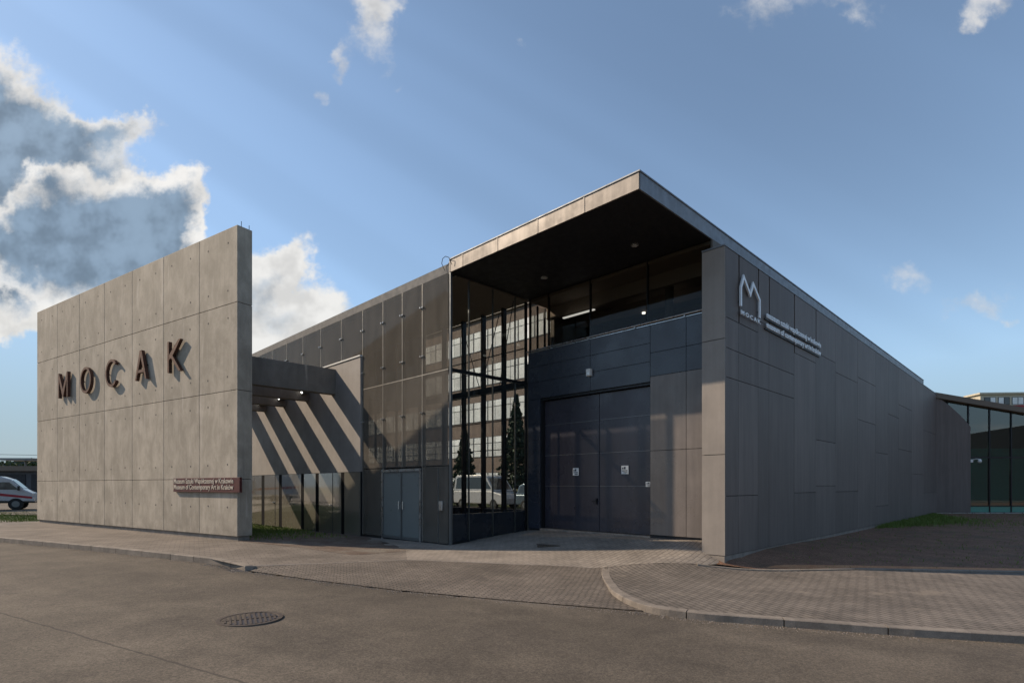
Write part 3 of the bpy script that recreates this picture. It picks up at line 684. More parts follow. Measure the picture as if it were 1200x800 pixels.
for lc, zc, w_, h_ in ((3.86, 2.03, .20, .20), (2.30, 2.05, .21, .21), (1.62, 1.69, .17, .12)):
    mb = MB(); mb.lbox(lc-w_/2, lc+w_/2, RD+.138, RD+.148, zc-h_/2, zc+h_/2, M['white'])
    for k_ in range(2): mb.lbox(lc-w_*.38, lc+w_*(.38-.2*k_), RD+.133, RD+.137, zc-h_*.14-k_*h_*.22, zc-h_*.05-k_*h_*.22, M['ink'])
    mb.lbox(lc-w_*.1, lc+w_*.12, RD+.133, RD+.137, zc+h_*.08, zc+h_*.36, M['ink']); mb.lbox(lc+w_*.2, lc+w_*.36, RD+.133, RD+.137, zc+h_*.08, zc+h_*.28, M['ink'])
    mb.build('notice', ldoor)
mb = MB(); mb.lbox(3.20, 3.33, RD-.10, RD-.001, 4.50, 4.68, M['white']); mb.lbox(3.22, 3.31, RD-.106, RD-.10, 4.52, 4.60, M['lampglass'])
wl = mb.build('wall_lamp', mu, bevel=.008)
# threshold slab
mb = MB(); mb.lbox(1.5, 5.03, RD-.02, RD+.3, .25, .452, M['plinth']); mb.build('threshold', mu)
# clerestory window
mb = MB()
for l0, l1 in ((0, 1.6), (1.6, 3.3), (3.3, 4.75), (4.75, 5.5)): mb.lbox(l0+.012, l1-.012, RD+.01, RD+.022, 5.49, ZS-.01, M['clere'])
cl = mb.build('window', mu)
mb = MB()
for l in (4.75, 5.47, 3.3, 1.6): mb.lbox(l-.012, l+.012, RD+.022, RD+.10, 5.48, ZS, M['blackm'])
mb.lbox(0, 5.5, RD+.0, RD+.10, 5.475, 5.49, M['mull']); mb.build('frame', cl)
# rooms behind
mb = MB(); mb.lbox(.0, 9.8, 10, 10.15, -.1, ZS, M['intwall']); mb.lbox(0, 5.5, 3.2, 10, 5.2, 5.4, M['intfloor']); mb.lbox(-.02, .03, 2.9, 28, -.1, ZS, M['intwall'])
mb.lbox(5.45, 5.6, 3.95, 28, -.1, ZS, M['intwall'])
mb.lbox(5.53, 30, .21, 2.84, .10, .14, M['intfloor']); mb.lbox(.03, 5.45, 2.91, 10, ZS-.10, ZS-.02, M['intceil']); mb.lbox(5.52, 30, .21, 2.9, ZS-.05, ZS-.02, M['intceil'])
mb.lbox(29.9, 30, .21, 2.9, -.1, ZS, M['intwall']); mb.lbox(5.45, 5.6, 2.92, 3.95, -.1, 5.2, M['intwall'])
for k_ in range(5): mb.lbox(.05, 5.44, 3.6+k_*1.4, 3.75+k_*1.4, ZS-.45, ZS-.11, M['intceil'])
iw = mb.build('interior', mu)
MB().tube((-1.75, 4.2, 5.4), (-1.75, 4.2, ZS-.12), .11, M['intwall'], 16).build('column', iw)
for l, r in ((3.0, 5.0), (1.9, 4.6), (1.0, 5.2), (2.2, 7.5)):
    MB().tube((-l, r, ZS-.50), (-l, r, ZS-.46), .05, M['lamp'], 10).build('ceiling_light_or_streak', iw)
mb = MB(); mb.lbox(3.6, 4.7, 3.45, 3.52, ZS-.60, ZS-.57, M['streakglow']); mb.build('ceiling_light_or_streak', iw)  # glowing strip added for the skylight reflection; no lamp hangs here

# ---- glass corner, side glazing at l = 5.5
mb = MB()
rs = [.05, .65, 1.5, 2.36, 2.84]
for a, b in zip(rs, rs[1:]):
    for z0, z1 in ((.22+.05*a, 4.56), (4.64, ZS-.01)): mb.lbox(5.50, 5.512, a+.008, b-.008, z0, z1, M['clear'])
sg = mb.build('window', mu, )
mb = MB()
for r in (.65, 1.5, 2.36): mb.lbox(5.515, 5.56, r-.012, r+.012, .2, ZS, M['mull'])
mb.lbox(5.515, 5.60, .03, 2.85, 4.56, 4.64, M['blackm']); mb.lbox(5.49, 5.56, .05, 2.85, .0, .22, M['blackm'])
mb.build('frame', sg)
mb = MB(); mb.lbox(5.47, 5.53, -.01, .05, .0, ZS, M['mull']); mb.build('corner_post', mu)
mb = MB(); mb.lbox(5.62, 5.72, .08, 2.80, .1, .92, M['navy']); mb.build('spandrel', sg)
# steel posts, transom and bracing inside the corner; glazed back of the foyer
mb = MB()
for l in (6.49, 7.41, 8.37, 9.4): mb.lbox(l-.03, l+.03, RD-.10, RD-.02, .15, ZS-.05, M['blackm'])
mb.lbox(5.56, 9.8, RD-.13, RD-.03, 4.50, 4.68, M['blackm'])
sc = mb.build('steel_frame', mu)
mb = MB()
for (a, b) in (((-6.5, RD-.2, 4.6), (-5.6, RD-.5, 6.9)), ((-8.3, RD-.2, 6.9), (-7.4, RD-.2, 4.7)), ((-6.5, RD-.2, 6.8), (-7.3, RD-.2, 4.7)), ((-5.62, .1, 4.6), (-5.62, 2.7, 4.6))):
    mb.tube(a, b, .012, M['blackm'], 6)
mb.build('brace', sc)
mb = MB()
bk = [5.62, 6.49, 7.41, 8.37, 9.4]+[10.9+1.5*k_ for k_ in range(13)]
for a, b in zip(bk, bk[1:]): mb.lbox(a+.03, b-.03, 2.86, 2.875, .95, ZS-.06, M['clear'])
mb.box(-5.512, -5.50, 2.93, 3.93, 5.22, ZS-.12, M['clear'])
sc = mb.build('window', mu)
for a in bk: mb = MB(); mb.lbox(a-.025, a+.025, 2.85, 2.93, .1, ZS-.05, M['blackm']); mb.build('mullion', sc)
mb = MB()
mb.lbox(5.6, 29, 2.84, 2.94, 4.5, 4.68, M['blackm']); mb.lbox(5.6, 29, 2.84, 2.94, .1, .95, M['navy'])
for z in (2.75, 3.62, 5.65): mb.lbox(5.6, 29, 2.86, 2.90, z-.012, z+.012, M['blackm'])
for r in (3.28, 3.6): mb.lbox(5.49, 5.54, r-.02, r+.02, 5.2, ZS-.1, M['blackm'])
mb.build('frame', sc)
# ---- front glass facade: storey-high fritted panes held by point fixings
edges = [5.53, 6.65, 7.60, 8.60, 9.76, 11.11, 12.57, 13.98, 15.39, 16.78, 18.2, 19.6, 21.0, 22.4, 23.8, 25.2, 26.6, 28, 29.4]
def fix(mb, l, z):
    mb.lbox(l-.06, l+.06, -.05, -.035, z-.008, z+.008, M['steel'])
    for d in (-.055, .055): mb.tube((-(l+d), -.075, z), (-(l+d), -.032, z), .022, M['steel'], 10)
for i, (a, b) in enumerate(zip(edges, edges[1:])):
    zs = [(.18, 2.15), (2.17, 4.59), (4.61, ZS-.02)] if b < 9.8 else [(5.70, ZS-.02)]
    if 1 <= i <= 2: zs = zs[1:]
    mb = MB()
    for z0, z1 in zs: mb.lbox(a+.006, b-.006, -.03, -.016, z0, z1, M['frit' if z0 < 4.6 else 'frit_open'])
    p = mb.build('glass_panel', mu)
    mb = MB(); mb.lbox(b-.011, b+.011, -.034, -.012, .12 if b < 9.8 and not 6.7 < b < 8.55 else (5.68 if b > 9.7 else 2.17), ZS-.006, M['seam']); mb.build('seam', p)
    if b < 9.8: mb = MB(); mb.lbox(a+.012, b-.012, -.033, -.012, 4.588, 4.612, M['seam']); mb.build('seam', p)
    for z in ((3.6, 5.1, 6.4) if b < 9.8 else (6.4,)):
        mb = MB(); fix(mb, b, z); mb.build('fixing', p)
mb = MB()
for l in edges: 
    mb.lbox(l-.016, l+.016, .0, .07, .12 if l < 9.8 and not 6.7 < l < 8.55 else (5.66 if l > 9.7 else 2.16), ZS-.005, M['mull'])
mb.lbox(5.55, 9.74, .071, .13, 4.55, 4.65, M['mull']); mb.lbox(5.55, 9.74, .071, .12, 2.10, 2.2, M['blackm'])
mb.build('frame', mu)
mb = MB(); mb.lbox(10.9, 30, 2.95, 3.0, 4.7, ZS-.03, M['intwall']); mb.build('backing', mu)
mb = MB(); mb.lbox(9.8, 30, .10, .2, -.1, 5.60, M['intwall']); mb.lbox(5.6, 9.8, .14, .17, .1, 2.1, M['intwall']); mb.build('backing', mu)
# service door
mb = MB(); mb.lbox(8.64, 8.58, -.06, .02, .10, 2.12, M['steel']); mb.lbox(6.69, 6.75, -.06, .02, .12, 2.12, M['steel']); mb.lbox(6.69, 8.64, -.062, .022, 2.05, 2.12, M['steel'])
sd = mb.build('service_door', mu)
for l0, l1 in ((7.63, 8.57), (6.76, 7.61)):
    mb = MB(); mb.lbox(l0, l1, -.04, 0, .16, 2.04, M['frost']); lf = mb.build('leaf', sd)
    mb = MB()
    for a in (l0, l1-.03): mb.lbox(a, a+.03, -.05, -.041, .16, 2.04, M['mull'])
    mb.lbox(l0+.03, l1-.03, -.05, -.041, 2.0, 2.04, M['mull']); mb.lbox(l0+.03, l1-.03, -.05, -.041, .16, .24, M['mull']); mb.build('frame', lf)
    mb = MB(); mb.tube((-(7.70 if l0 > 7 else 7.5), -.09, 1.0), (-(7.70 if l0 > 7 else 7.5), -.09, 1.22), .012, M['steel'], 8); mb.build('handle', lf)
mb = MB(); mb.lbox(5.72, 5.86, -.09, -.035, 1.02, 1.26, M['steel']); mb.build('intercom', mu, bevel=.006)
mb = MB(); mb.lbox(5.93, 5.95, -.045, -.032, .15, 2.1, M['mull']); mb.lbox(5.55, 9.76, -.04, -.012, .06, .17, M['blackm']); mb.build('trim', mu)
# ---- grey rendered wall with polished panels and flush black strips painting the shade of deep gaps
GP = -.09
mb = MB(); mb.lbox(9.80, 31, GP, .08, 2.09, 5.62, M['render']); mb.lbox(9.80, 31, GP+.02, .08, -.2, 2.09, M['blackm']); gw = mb.build('grey_wall', mu)
mb = MB(); mb.lbox(9.78, 31, GP-.03, .10, 5.62, 5.66, M['white']); mb.build('coping', gw)
for a, b in ((10.79, 10.99), (12.58, 12.81), (13.74, 13.97), (15.68, 15.94), (17.41, 17.70), (19.31, 19.59)): mb = MB(); mb.lbox(a, b, GP-.006, GP+.019, .02, 2.075, M['revealshade']); mb.build('reveal_shade', gw)
bl = [(9.82, 10.78), (11.0, 12.57), (12.82, 13.73), (13.98, 15.67), (15.95, 17.40), (17.71, 19.3), (19.6, 21.2), (21.5, 23.2)]
for i, (a, b) in enumerate(bl):
    mb = MB(); mb.lbox(a, b, GP-.012, GP+.018, .10-.006*i, 2.075, M['mirrorpanel']); p = mb.build('panel', gw)
    if i in (1, 4): 
        mb = MB(); x = a+.55 if i == 1 else a+.35; mb.lbox(x, x+.03, GP-.018, GP-.013, .1, 2.07, M['blackm']); mb.lbox(x+.1, x+.22, GP-.06, GP-.013, 1.0, 1.03, M['steel']); mb.build('handle', p)

# ---- far frontal glass wing
YG = 30.1
wg = empty('glass_wing', (24, YG, 0), 0, label='low teal glass wing with sloping roof at the far right end of the museum', cat='building')
def wl_(x): return x-24
slope = lambda x: 6.72-.17*(x-22.9)
mb = MB()
ms = [22.6, 23.78, 24.94, 26.1, 27.28, 28.45, 29.6, 30.8, 32, 33.2, 34.4, 35.6, 36.8]
for a, b in zip(ms, ms[1:]):
    mb.prism([(wl_(a)+.03, 3.24), (wl_(b)-.03, 3.24), (wl_(b)-.03, slope(b)-.33), (wl_(a)+.03, slope(a)-.33)], 'y', 0, .02, M['teal'])
    mb.box(wl_(a)+.03, wl_(b)-.03, 0, .02, .57, 3.16, M['teal'])
wgl = mb.build('window', wg)
mb = MB()
for a in ms: mb.prism([(wl_(a)-.03, .2), (wl_(a)+.03, .2), (wl_(a)+.03, slope(a)-.3), (wl_(a)-.03, slope(a)-.29)], 'y', -.04, .08, M['blackm'])
mb.box(wl_(22.6), wl_(36.8), -.03, .06, 3.16, 3.24, M['blackm']); mb.box(wl_(22.6), wl_(36.8), -.05, .06, .53, .57, M['blackm']); mb.build('frame', wgl)
mb = MB(); mb.box(wl_(24.95), wl_(36.8), -.01, .05, .22, .53, M['tealsolid']); mb.build('spandrel', wg)
mb = MB(); mb.box(wl_(23.0), wl_(36.8), -.16, .10, .12, .20, M['steel']); mb.build('sill', wg)
mb = MB(); mb.prism([(wl_(22.6), slope(22.6)-.29), (wl_(37.2), slope(37.2)-.29), (wl_(37.2), slope(37.2)), (wl_(22.6), slope(22.6))], 'y', -.3, 12, M['shedroof']); mb.build('roof', wg)
mb = MB(); mb.box(wl_(22.6), wl_(36.8), 3, 3.2, 0, 3.9, M['teallit']); mb.box(wl_(22.6), wl_(36.8), .1, 10, .1, .2, M['intfloor']); mb.box(wl_(36.8), wl_(37), 0, 11.8, 0, 3.9, M['intwall']); mb.build('interior', wg)
mb = MB(); mb.prism([(wl_(23.02), .2), (wl_(24.90), .2), (wl_(24.90), 4.86), (wl_(24.4), 5.42), (wl_(23.78), 5.98), (wl_(23.02), 6.55)], 'y', -.22, -.12, M['clad'])
mb.build('return_panel', wg)
cc_ = empty('security_camera', (24.98, YG-.05, 2.95), 0, label='small white dome security camera on an arm by the far glass', cat='camera')
mb = MB(); mb.box(-.06, .10, -.12, -.01, -.02, .14, M['white']); mb.build('mount', cc_)
mb = MB(); mb.poly([(.08, -.1, .12), (.18, -.22, .16), (.32, -.28, .14)], .022, M['white']); mb.build('arm', cc_)
mb = MB(); mb.tube((.32, -.28, .15), (.32, -.28, .03), .05, M['white'], 14, .10); mb.tube((.32, -.28, .03), (.32, -.28, -.05), .10, M['white'], 14, .05); mb.build('housing', cc_)

# ---------------------------------------------------------------- ground fittings
mh = empty('manhole_cover', (-3.16, 6.64, hroad(-3.16)+.001), rad(-62), label='round rusty ribbed manhole cover in the asphalt road', cat='manhole cover')
mb = MB(); n = 48; R0, R1 = .30, .37
ring = [[(r_*math.cos(2*math.pi*i/n), r_*math.sin(2*math.pi*i/n), z_) for i in range(n)] for r_, z_ in ((R1+.01, -.03), (R1, .010), (R0+.02, .010), (R0+.01, -.02))]
for a in range(3): mb.add(ring[a]+ring[a+1], [(i, (i+1) % n, (i+1) % n+n, i+n) for i in range(n)], M['iron'])
mb.build('frame', mh)
mb = MB(); mb.tube((0, 0, -.03), (0, 0, .001), R0+.012, M['ink'], 48)
for i in range(-5, 6):
    y = i*.054; hw_ = math.sqrt(max(0, R0**2-y*y)); 
    for x0, x1 in ((-hw_, -.012), (.012, hw_)): mb.box(x0, x1, y-.012, y+.012, -.01, .010, M['iron'])
mb.box(-.011, .011, -R0, R0, -.01, .009, M['iron'])
mb.build('cover', mh)
dr = empty('drain_grate', (.86, 14.05-1.0, hs(.86, 13.05)+.006), rad(0), label='small rusty drain grate in the shaded paving before the big doors', cat='drain')
mb = MB(); 
for i in range(9): mb.box(-.24+i*.055, -.20+i*.055, -.16, .16, -.02, .008, M['iron'])
mb.box(-.27, .27, -.19, -.161, -.02, .010, M['iron']); mb.box(-.27, .27, .161, .19, -.02, .010, M['iron']); mb.box(-.26, .26, -.16, .16, -.03, -.005, M['ink']); mb.build('grate', dr)

# grit gathered along the kerbs
gv, gf = [], []
def edge_pt(path):
    i = random.randrange(len(path)-1); a, b = Vector(path[i]), Vector(path[i+1]); t = random.random(); d = (b-a).normalized()
    return a+(b-a)*t - Vector((-d.y, d.x))*abs(random.gauss(.03, .09))
E1 = [p for p in kRs if p[0] < 9.6]; E2 = smooth(kerbL); E3 = [p for p in cob]
for i in range(3600):
    p = edge_pt(random.choice((E1, E2, E3))); z = hroad(p.x)+.001; q = random.uniform(.003, .011); o = len(gv); a0 = random.uniform(0, 6)
    gv += [(p.x+math.cos(a0+k_*2.1)*q, p.y+math.sin(a0+k_*2.1)*q, z) for k_ in range(3)]+[(p.x, p.y, z+q*.9)]
    gf += [(o, o+1, o+3), (o+1, o+2, o+3), (o+2, o, o+3)]
gm = bpy.data.meshes.new('grit'); gm.from_pydata(gv, [], gf); gm.materials.append(M['plinth']); go = bpy.data.objects.new('grit', gm); COL.objects.link(go)
tag(go, label='fine pale grit gathered in the gutter along the kerb', cat='grit', kind='stuff')

# ---------------------------------------------------------------- vegetation
def blades(name, n, sampler, h0, h1, m, label=None, **k):
    v = []; f = []
    for i in range(n):
        x, y = sampler(); z = hs(x, y); h = random.uniform(h0, h1); a = random.uniform(0, math.pi); w_ = random.uniform(.006, .013)
        lx, ly = random.uniform(-.5, .5)*h, random.uniform(-.5, .5)*h; c, s_ = math.cos(a)*w_, math.sin(a)*w_; o = len(v)
        v += [(x-c, y-s_, z-.01), (x+c, y+s_, z-.01), (x+lx*.4+c*.7, y+ly*.4+s_*.7, z+h*.6), (x+lx*.4-c*.7, y+ly*.4-s_*.7, z+h*.6), (x+lx, y+ly, z+h)]
        f += [(o, o+1, o+2, o+3), (o+3, o+2, o+4)]
    me = bpy.data.meshes.new(name); me.from_pydata(v, [], f); me.materials.append(m)
    ob = bpy.data.objects.new(name, me); COL.objects.link(ob); return tag(ob, label=label, **k)
def samp_lawn():
    while True:
        l = random.uniform(9.6, 26); r = random.uniform(-5.5, -.12)
        if r > wallback_r(l)+.05 and (l > 13 or random.random() < (l-9.2)/4*.8 and r < -.5): return xy(lr(l, r))
blades('grass', 26000, samp_lawn, .03, .10, M['grass'], label='short green grass between the concrete wall and the building', cat='grass', kind='stuff')
def samp_patch():
    while True:
        t = random.betavariate(2, 2); l = 14.5+t*13; l_ = -.56-abs(random.gauss(0, .8))*(.2+1.2*math.sin(math.pi*t)**2)*(.6+.8*math.sin(l*2.1)**2)
        if random.random() < .9: 
            return xy(lr(l_, l))
blades('grass', 8000, samp_patch, .05, .16, M['grass'], label='green grass patch on bare soil at the foot of the long dark wall', cat='grass', kind='stuff')
blades('grass', 9000, lambda: (random.uniform(-34, -15), 0) and (lambda a, b: (ws(13.9+a*14, -1.2+b*5.5)[0], ws(13.9+a*14, -1.2+b*5.5)[1]))(random.random(), random.random()), .04, .12, M['grass'], label='grass verge beyond the far end of the concrete wall', cat='grass', kind='stuff')
# sparse weeds scattered over the bare soil
def samp_soil():
    while True:
        x = random.uniform(6, 30); y = random.uniform(11, 29); p = Vector((x, y))-C0
        if p.dot(Lv) < -.7 and random.random() < .6: return (x, y)
blades('weeds', 5000, samp_soil, .02, .06, M['grass'], label='sparse weeds scattered over the brown bare soil', cat='weeds', kind='stuff')

def tree(name, loc, H_, rx, m, label, kind='round', n=2600, group=None, leaf=.14):
    e = empty(name, loc, random.uniform(0, 6), label=label, cat='tree', group=group)
    mb = MB(); th = H_*(.35 if kind == 'round' else .95); mb.tube((0, 0, -.3), (0, 0, th), H_*.025, M['bark'], 8, H_*(.014 if kind == 'round' else .004))
    cs = []
    if kind == 'round':
        for i in range(11):
            a = random.uniform(0, 6.28); q = Vector((math.cos(a)*rx*random.uniform(.2, .75), math.sin(a)*rx*random.uniform(.2, .75), H_*random.uniform(.48, .88)))
            mb.tube((0, 0, th-.05), q, H_*.011, M['bark'], 5, .012); cs.append((q, rx*random.uniform(.28, .46)))
    mb.build('trunk', e)
    v = []; f = []
    for i in range(n):
        if kind == 'round':
            c, rr = random.choice(cs); d = Vector([random.gauss(0, 1) for _ in range(3)]).normalized()*rr*random.random()**.4; p = c+d
        else:
            t = random.random()**.8; z = H_*(.06+.93*t); lay = (z*1.6) % 1; rr = rx*(1-t)*(.55+.45*(1-lay)); a = random.uniform(0, 6.28); q = rr*random.random()**.4
            p = Vector((math.cos(a)*q, math.sin(a)*q, z-q*.25))
        a = Vector([random.gauss(0, 1) for _ in range(3)]).normalized()*leaf; b = a.cross(Vector([random.gauss(0, 1) for _ in range(3)])).normalized()*leaf*.5
        o = len(v); v += [tuple(p-a), tuple(p+b), tuple(p+a), tuple(p-b)]; f.append((o, o+1, o+2, o+3))
    me = bpy.data.meshes.new('crown'); me.from_pydata(v, [], f); me.materials.append(m)
    c = bpy.data.objects.new('crown', me); COL.objects.link(c); c.parent = e
    return e

# ---------------------------------------------------------------- vehicles
def wheel(e, x, y, r):
    o = MB().tube((x, y-.11, r), (x, y+.11, r), r, M['tyre'], 24).build('wheel', e, bevel=.02)
    s_ = -1 if y < 0 else 1
    MB().tube((x, y+s_*.112, r), (x, y+s_*.122, r), r*.52, M['mull'], 20).build('rim', o)
def car(name, loc, rz, paint, prof, cabin, W_, wb, label, cat, group=None, wr=.33, stripe=False):
    """prof: side outline of the body (x,z); cabin: side outline of the glazed cabin"""
    e = empty(name, loc, rz, label=label, cat=cat, group=group)
    MB().prism(prof, 'y', -W_/2, W_/2, paint).build('body', e, bevel=.06)
    xs = [p[0] for p in cabin]; zs = [p[1] for p in cabin]; 
    inn = .10
    o = MB(); n = len(cabin); zlo, zhi = min(zs), max(zs)
    def wy(z): return W_/2-.02-inn*(z-zlo)/(zhi-zlo)
    v = [(x, -wy(z), z) for x, z in cabin]+[(x, wy(z), z) for x, z in cabin]
    o.add(v, [list(range(n)), list(range(2*n-1, n-1, -1))]+[(i, i+n, (i+1) % n+n, (i+1) % n) for i in range(n)], paint); cb = o.build('cabin', e, bevel=.03)
    # side windows and screens as slightly proud glass
    cx_ = sum(xs)/n; cz_ = zlo+(zhi-zlo)*.5
    wv = [(cx_+(x-cx_)*.90, cz_+(z-cz_)*.72) for x, z in cabin]
    for s_ in (-1, 1):
        g_ = MB(); yy = [s_*(wy(z)+.006) for x, z in wv]; g_.add([(x, y, z) for (x, z), y in zip(wv, yy)]+[(x, y-s_*.01, z) for (x, z), y in zip(wv, yy)], [list(range(n)), list(range(2*n-1, n-1, -1))]+[(i, i+n, (i+1) % n+n, (i+1) % n) for i in range(n)], M['glassdark']); g_.build('window', e)
    for i in range(n):
        (xa, za), (xb, zb) = cabin[i], cabin[(i+1) % n]
        if abs(zb-za) > .3 and abs(xb-xa) < 1.2:
            nx, nz = (zb-za), -(xb-xa); L_ = math.hypot(nx, nz); sgn = 1 if (xa+xb)/2 > cx_ else -1; nx, nz = nx/L_, nz/L_
            if nx*sgn < 0: nx, nz = -nx, -nz
            g_ = MB(); q = []
            for t in (.12, .88):
                x = xa+(xb-xa)*t; z = za+(zb-za)*t
                for s_ in (-1, 1): q.append((x+nx*.008, s_*(wy(z)-.12), z+nz*.008))
            g_.add([q[0], q[1], q[3], q[2]]+[(a-nx*.012, b, c-nz*.012) for a, b, c in (q[0], q[1], q[3], q[2])], [(0, 1, 2, 3), (7, 6, 5, 4), (0, 4, 5, 1), (1, 5, 6, 2), (2, 6, 7, 3), (3, 7, 4, 0)], M['glassdark']); g_.build('windscreen', e)
    for x in wb:
        for y in (-W_/2+.08, W_/2-.08): wheel(e, x, y, wr)
    fx = max(p[0] for p in prof); bx = min(p[0] for p in prof)
    for y in (-W_/2+.22, W_/2-.22):
        MB().box(fx-.06, fx+.012, y-.15, y+.15, .62, .80, M['lampglass']).build('headlight', e, bevel=.02)
        MB().box(bx-.012, bx+.05, y-.12, y+.12, .72, .95, M['lensred']).build('tail_light', e, bevel=.02)
    return e
suv = dict(prof=[(-2.15, .35), (-2.2, .6), (-2.15, 1.0), (1.0, 1.02), (2.05, .88), (2.2, .65), (2.2, .32)], cabin=[(-2.1, 1.0), (-1.95, 1.55), (-1.6, 1.68), (.0, 1.70), (.35, 1.62), (1.05, 1.0)])
van = dict(prof=[(-2.6, .35), (-2.62, 1.2), (1.3, 1.22), (2.35, 1.0), (2.5, .7), (2.5, .32)], cabin=[(-2.58, 1.2), (-2.5, 2.2), (-2.3, 2.3), (.5, 2.3), (.8, 2.2), (1.6, 1.18)])
hatch = dict(prof=[(-2.0, .32), (-2.05, .6), (-2.0, .92), (.9, .95), (1.85, .80), (2.0, .6), (2.0, .28)], cabin=[(-1.95, .92), (-1.6, 1.38), (-1.2, 1.46), (.0, 1.46), (.3, 1.40), (1.0, .94)])
def zr_(l, r, o=0): p = lr(l, r); return (p[0], p[1], hroad(p[0])+o)
# behind the museum, seen through its glass foyer
car('parked_van', (*lr(23.0, 17.2)[:2], .1), RZ, M['vanw'], van['prof'], van['cabin'], 1.95, (-1.7, 1.6), 'white panel van parked behind the museum, seen through the glass corner', 'van')
car('parked_car', (*lr(17.2, 17.2)[:2], .1), RZ, M['carb'], suv['prof'], suv['cabin'], 1.85, (-1.35, 1.35), 'blue-grey estate car parked behind the museum, seen through the glass corner by the door wall', 'car')
car('parked_car', (*lr(28.6, 17.4)[:2], .1), RZ, M['card'], hatch['prof'], hatch['cabin'], 1.75, (-1.25, 1.25), 'dark hatchback parked beyond the white van, seen through the glass corner', 'car')
tree('conifer_tree', lr(23.5, 20.5, .1), 8.4, 2.3, M['conif'], 'taller dark conifer behind the museum, seen through the glass corner', 'cone', 4200, leaf=.2)
tree('conifer_tree', lr(29.5, 20.5, .1), 6.6, 1.8, M['conif'], 'smaller dark conifer behind the museum, seen through the glass corner', 'cone', 3400, leaf=.2)
ob = empty('office_block', lr(35, 26, 0), RZ, label='long brown office block with bands of pale windows, seen through the glass corner', cat='building')
mb = MB(); mb.box(-38, 24, 0, 12, -.3, 17.4, M['brickb']); mb.build('wall', ob)
for fl in range(5):
    z0 = 1.0+3.35*fl
    mb = MB()
    for k_ in range(30):
        x = -37.6+k_*2.0
        for j in range(2): mb.box(x+.05+j*.95, x+.93+j*.95, -.06, -.031, z0+.05, z0+1.25, M['pale']); mb.box(x+.05+j*.95, x+.93+j*.95, -.06, -.031, z0+1.32, z0+1.85, M['pale'])
    wn = mb.build('window', ob)
    mb = MB(); mb.box(-37.7, 23.7, -.03, -.002, z0-.02, z0+1.9, M['ink'])
    mb.build('frame', wn)
mb = MB(); mb.box(-38.2, 24.2, -.25, 12.2, 17.4, 17.65, M['fascia']); mb.build('roof', ob)
sheet('yard', [xy(lr(8, 12.4)), xy(lr(60, 12.4)), xy(lr(60, 18.6)), xy(lr(8, 18.6))], M['asphalt'], lambda x, y: .1, 0, 8)
sheet('lawn', [xy(lr(8, 18.6)), xy(lr(60, 18.6)), xy(lr(60, 26)), xy(lr(8, 26))], M['turf'], lambda x, y: .11, 0, 8)
for i, (l, r, h, w_) in enumerate(((-22, -19, 8, 3.2), (2, -20, 9, 3.6), (22, -19.5, 7.5, 3))):
    tree('broadleaf_tree', lr(l, r, .1), h, w_, M['leaf'], ['broad green tree across the street, behind the viewer on the right', 'tallest green tree across the street, right behind the viewer', 'green tree across the street, behind the viewer on the left'][i], 'round', 3000, leaf=.2)
wh = empty('backdrop', (62, -14, 0), rad(20), label='dark warehouse with pitched roof, added out of view to be mirrored in the far teal glass', cat='building')  # unseen dark block added for the reflection in the wing glass
mb = MB(); mb.prism([(-22, -.5), (22, -.5), (22, 6), (6, 9.5), (-22, 5)], 'y', -8, 8, M['shed']); mb.build('wall', wh)

# ---------------------------------------------------------------- far left
tk = empty('box_truck', (-31.25, 33.6, .19), rad(34), label='white box truck with a red stripe parked beyond the wall', cat='truck')
MB().prism([(-.15, .55), (-.15, 1.98), (.15, 2.03), (.62, 1.86), (1.22, 1.24), (1.62, 1.02), (1.75, .5)], 'y', -.95, .95, M['vanw']).build('cab', tk, bevel=.06)
mb = MB(); mb.prism([(.12, 1.24), (.12, 1.68), (.56, 1.68), (.98, 1.24)], 'y', -.965, -.955, M['glassdark']); mb.prism([(.12, 1.24), (.12, 1.68), (.56, 1.68), (.98, 1.24)], 'y', .955, .965, M['glassdark']); mb.build('window', tk)
q = MB(); a = Vector((.70, 0, 1.78)); b_ = Vector((1.16, 0, 1.30)); nn = Vector((.62, 0, .60)); nn.normalize()
q.add([tuple(a+nn*.02+Vector((0, s_*.85, 0))) for s_ in (-1, 1)]+[tuple(b_+nn*.02+Vector((0, s_*.85, 0))) for s_ in (1, -1)]+[tuple(a-nn*.02+Vector((0, s_*.85, 0))) for s_ in (-1, 1)]+[tuple(b_-nn*.02+Vector((0, s_*.85, 0))) for s_ in (1, -1)], [(0, 1, 2, 3), (7, 6, 5, 4), (0, 4, 5, 1), (1, 5, 6, 2), (2, 6, 7, 3), (3, 7, 4, 0)], M['glassdark']); q.build('windscreen', tk)
mb = MB(); mb.box(-4.4, -.30, -1.02, 1.02, .72, 2.55, M['vanw']); cg = mb.build('cargo_box', tk, bevel=.03)
mb = MB(); mb.prism([(-4.4, 1.45), (-4.4, 1.27), (-.31, 1.10), (-.31, 1.28)], 'y', -1.03, -1.022, M['red']); mb.build('stripe', cg)
mb = MB(); mb.prism([(-.14, 1.06), (-.14, .90), (1.60, .68), (1.60, .80)], 'y', -.963, -.952, M['red']); mb.build('stripe', tk)
mb = MB(); mb.box(-4.4, 1.70, -.8, .8, .42, .62, M['blackm']); mb.build('chassis', tk)
mb = MB(); mb.box(-.9, -.32, -.95, -.80, .35, .62, M['blackm']); mb.build('tank', tk)
for x in (.85, -3.1):
    for y in (-.85, .85): wheel(tk, x, y, .36)
mb = MB(); mb.box(1.62, 1.76, -.8, -.5, .62, .76, M['lampglass']); mb.build('headlight', tk)
mb = MB(); mb.box(1.62, 1.76, .5, .8, .62, .76, M['lampglass']); mb.build('headlight', tk)
mb = MB(); mb.box(.95, 1.05, -1.15, -1.0, 1.18, 1.45, M['blackm']); mb.build('mirror', tk)

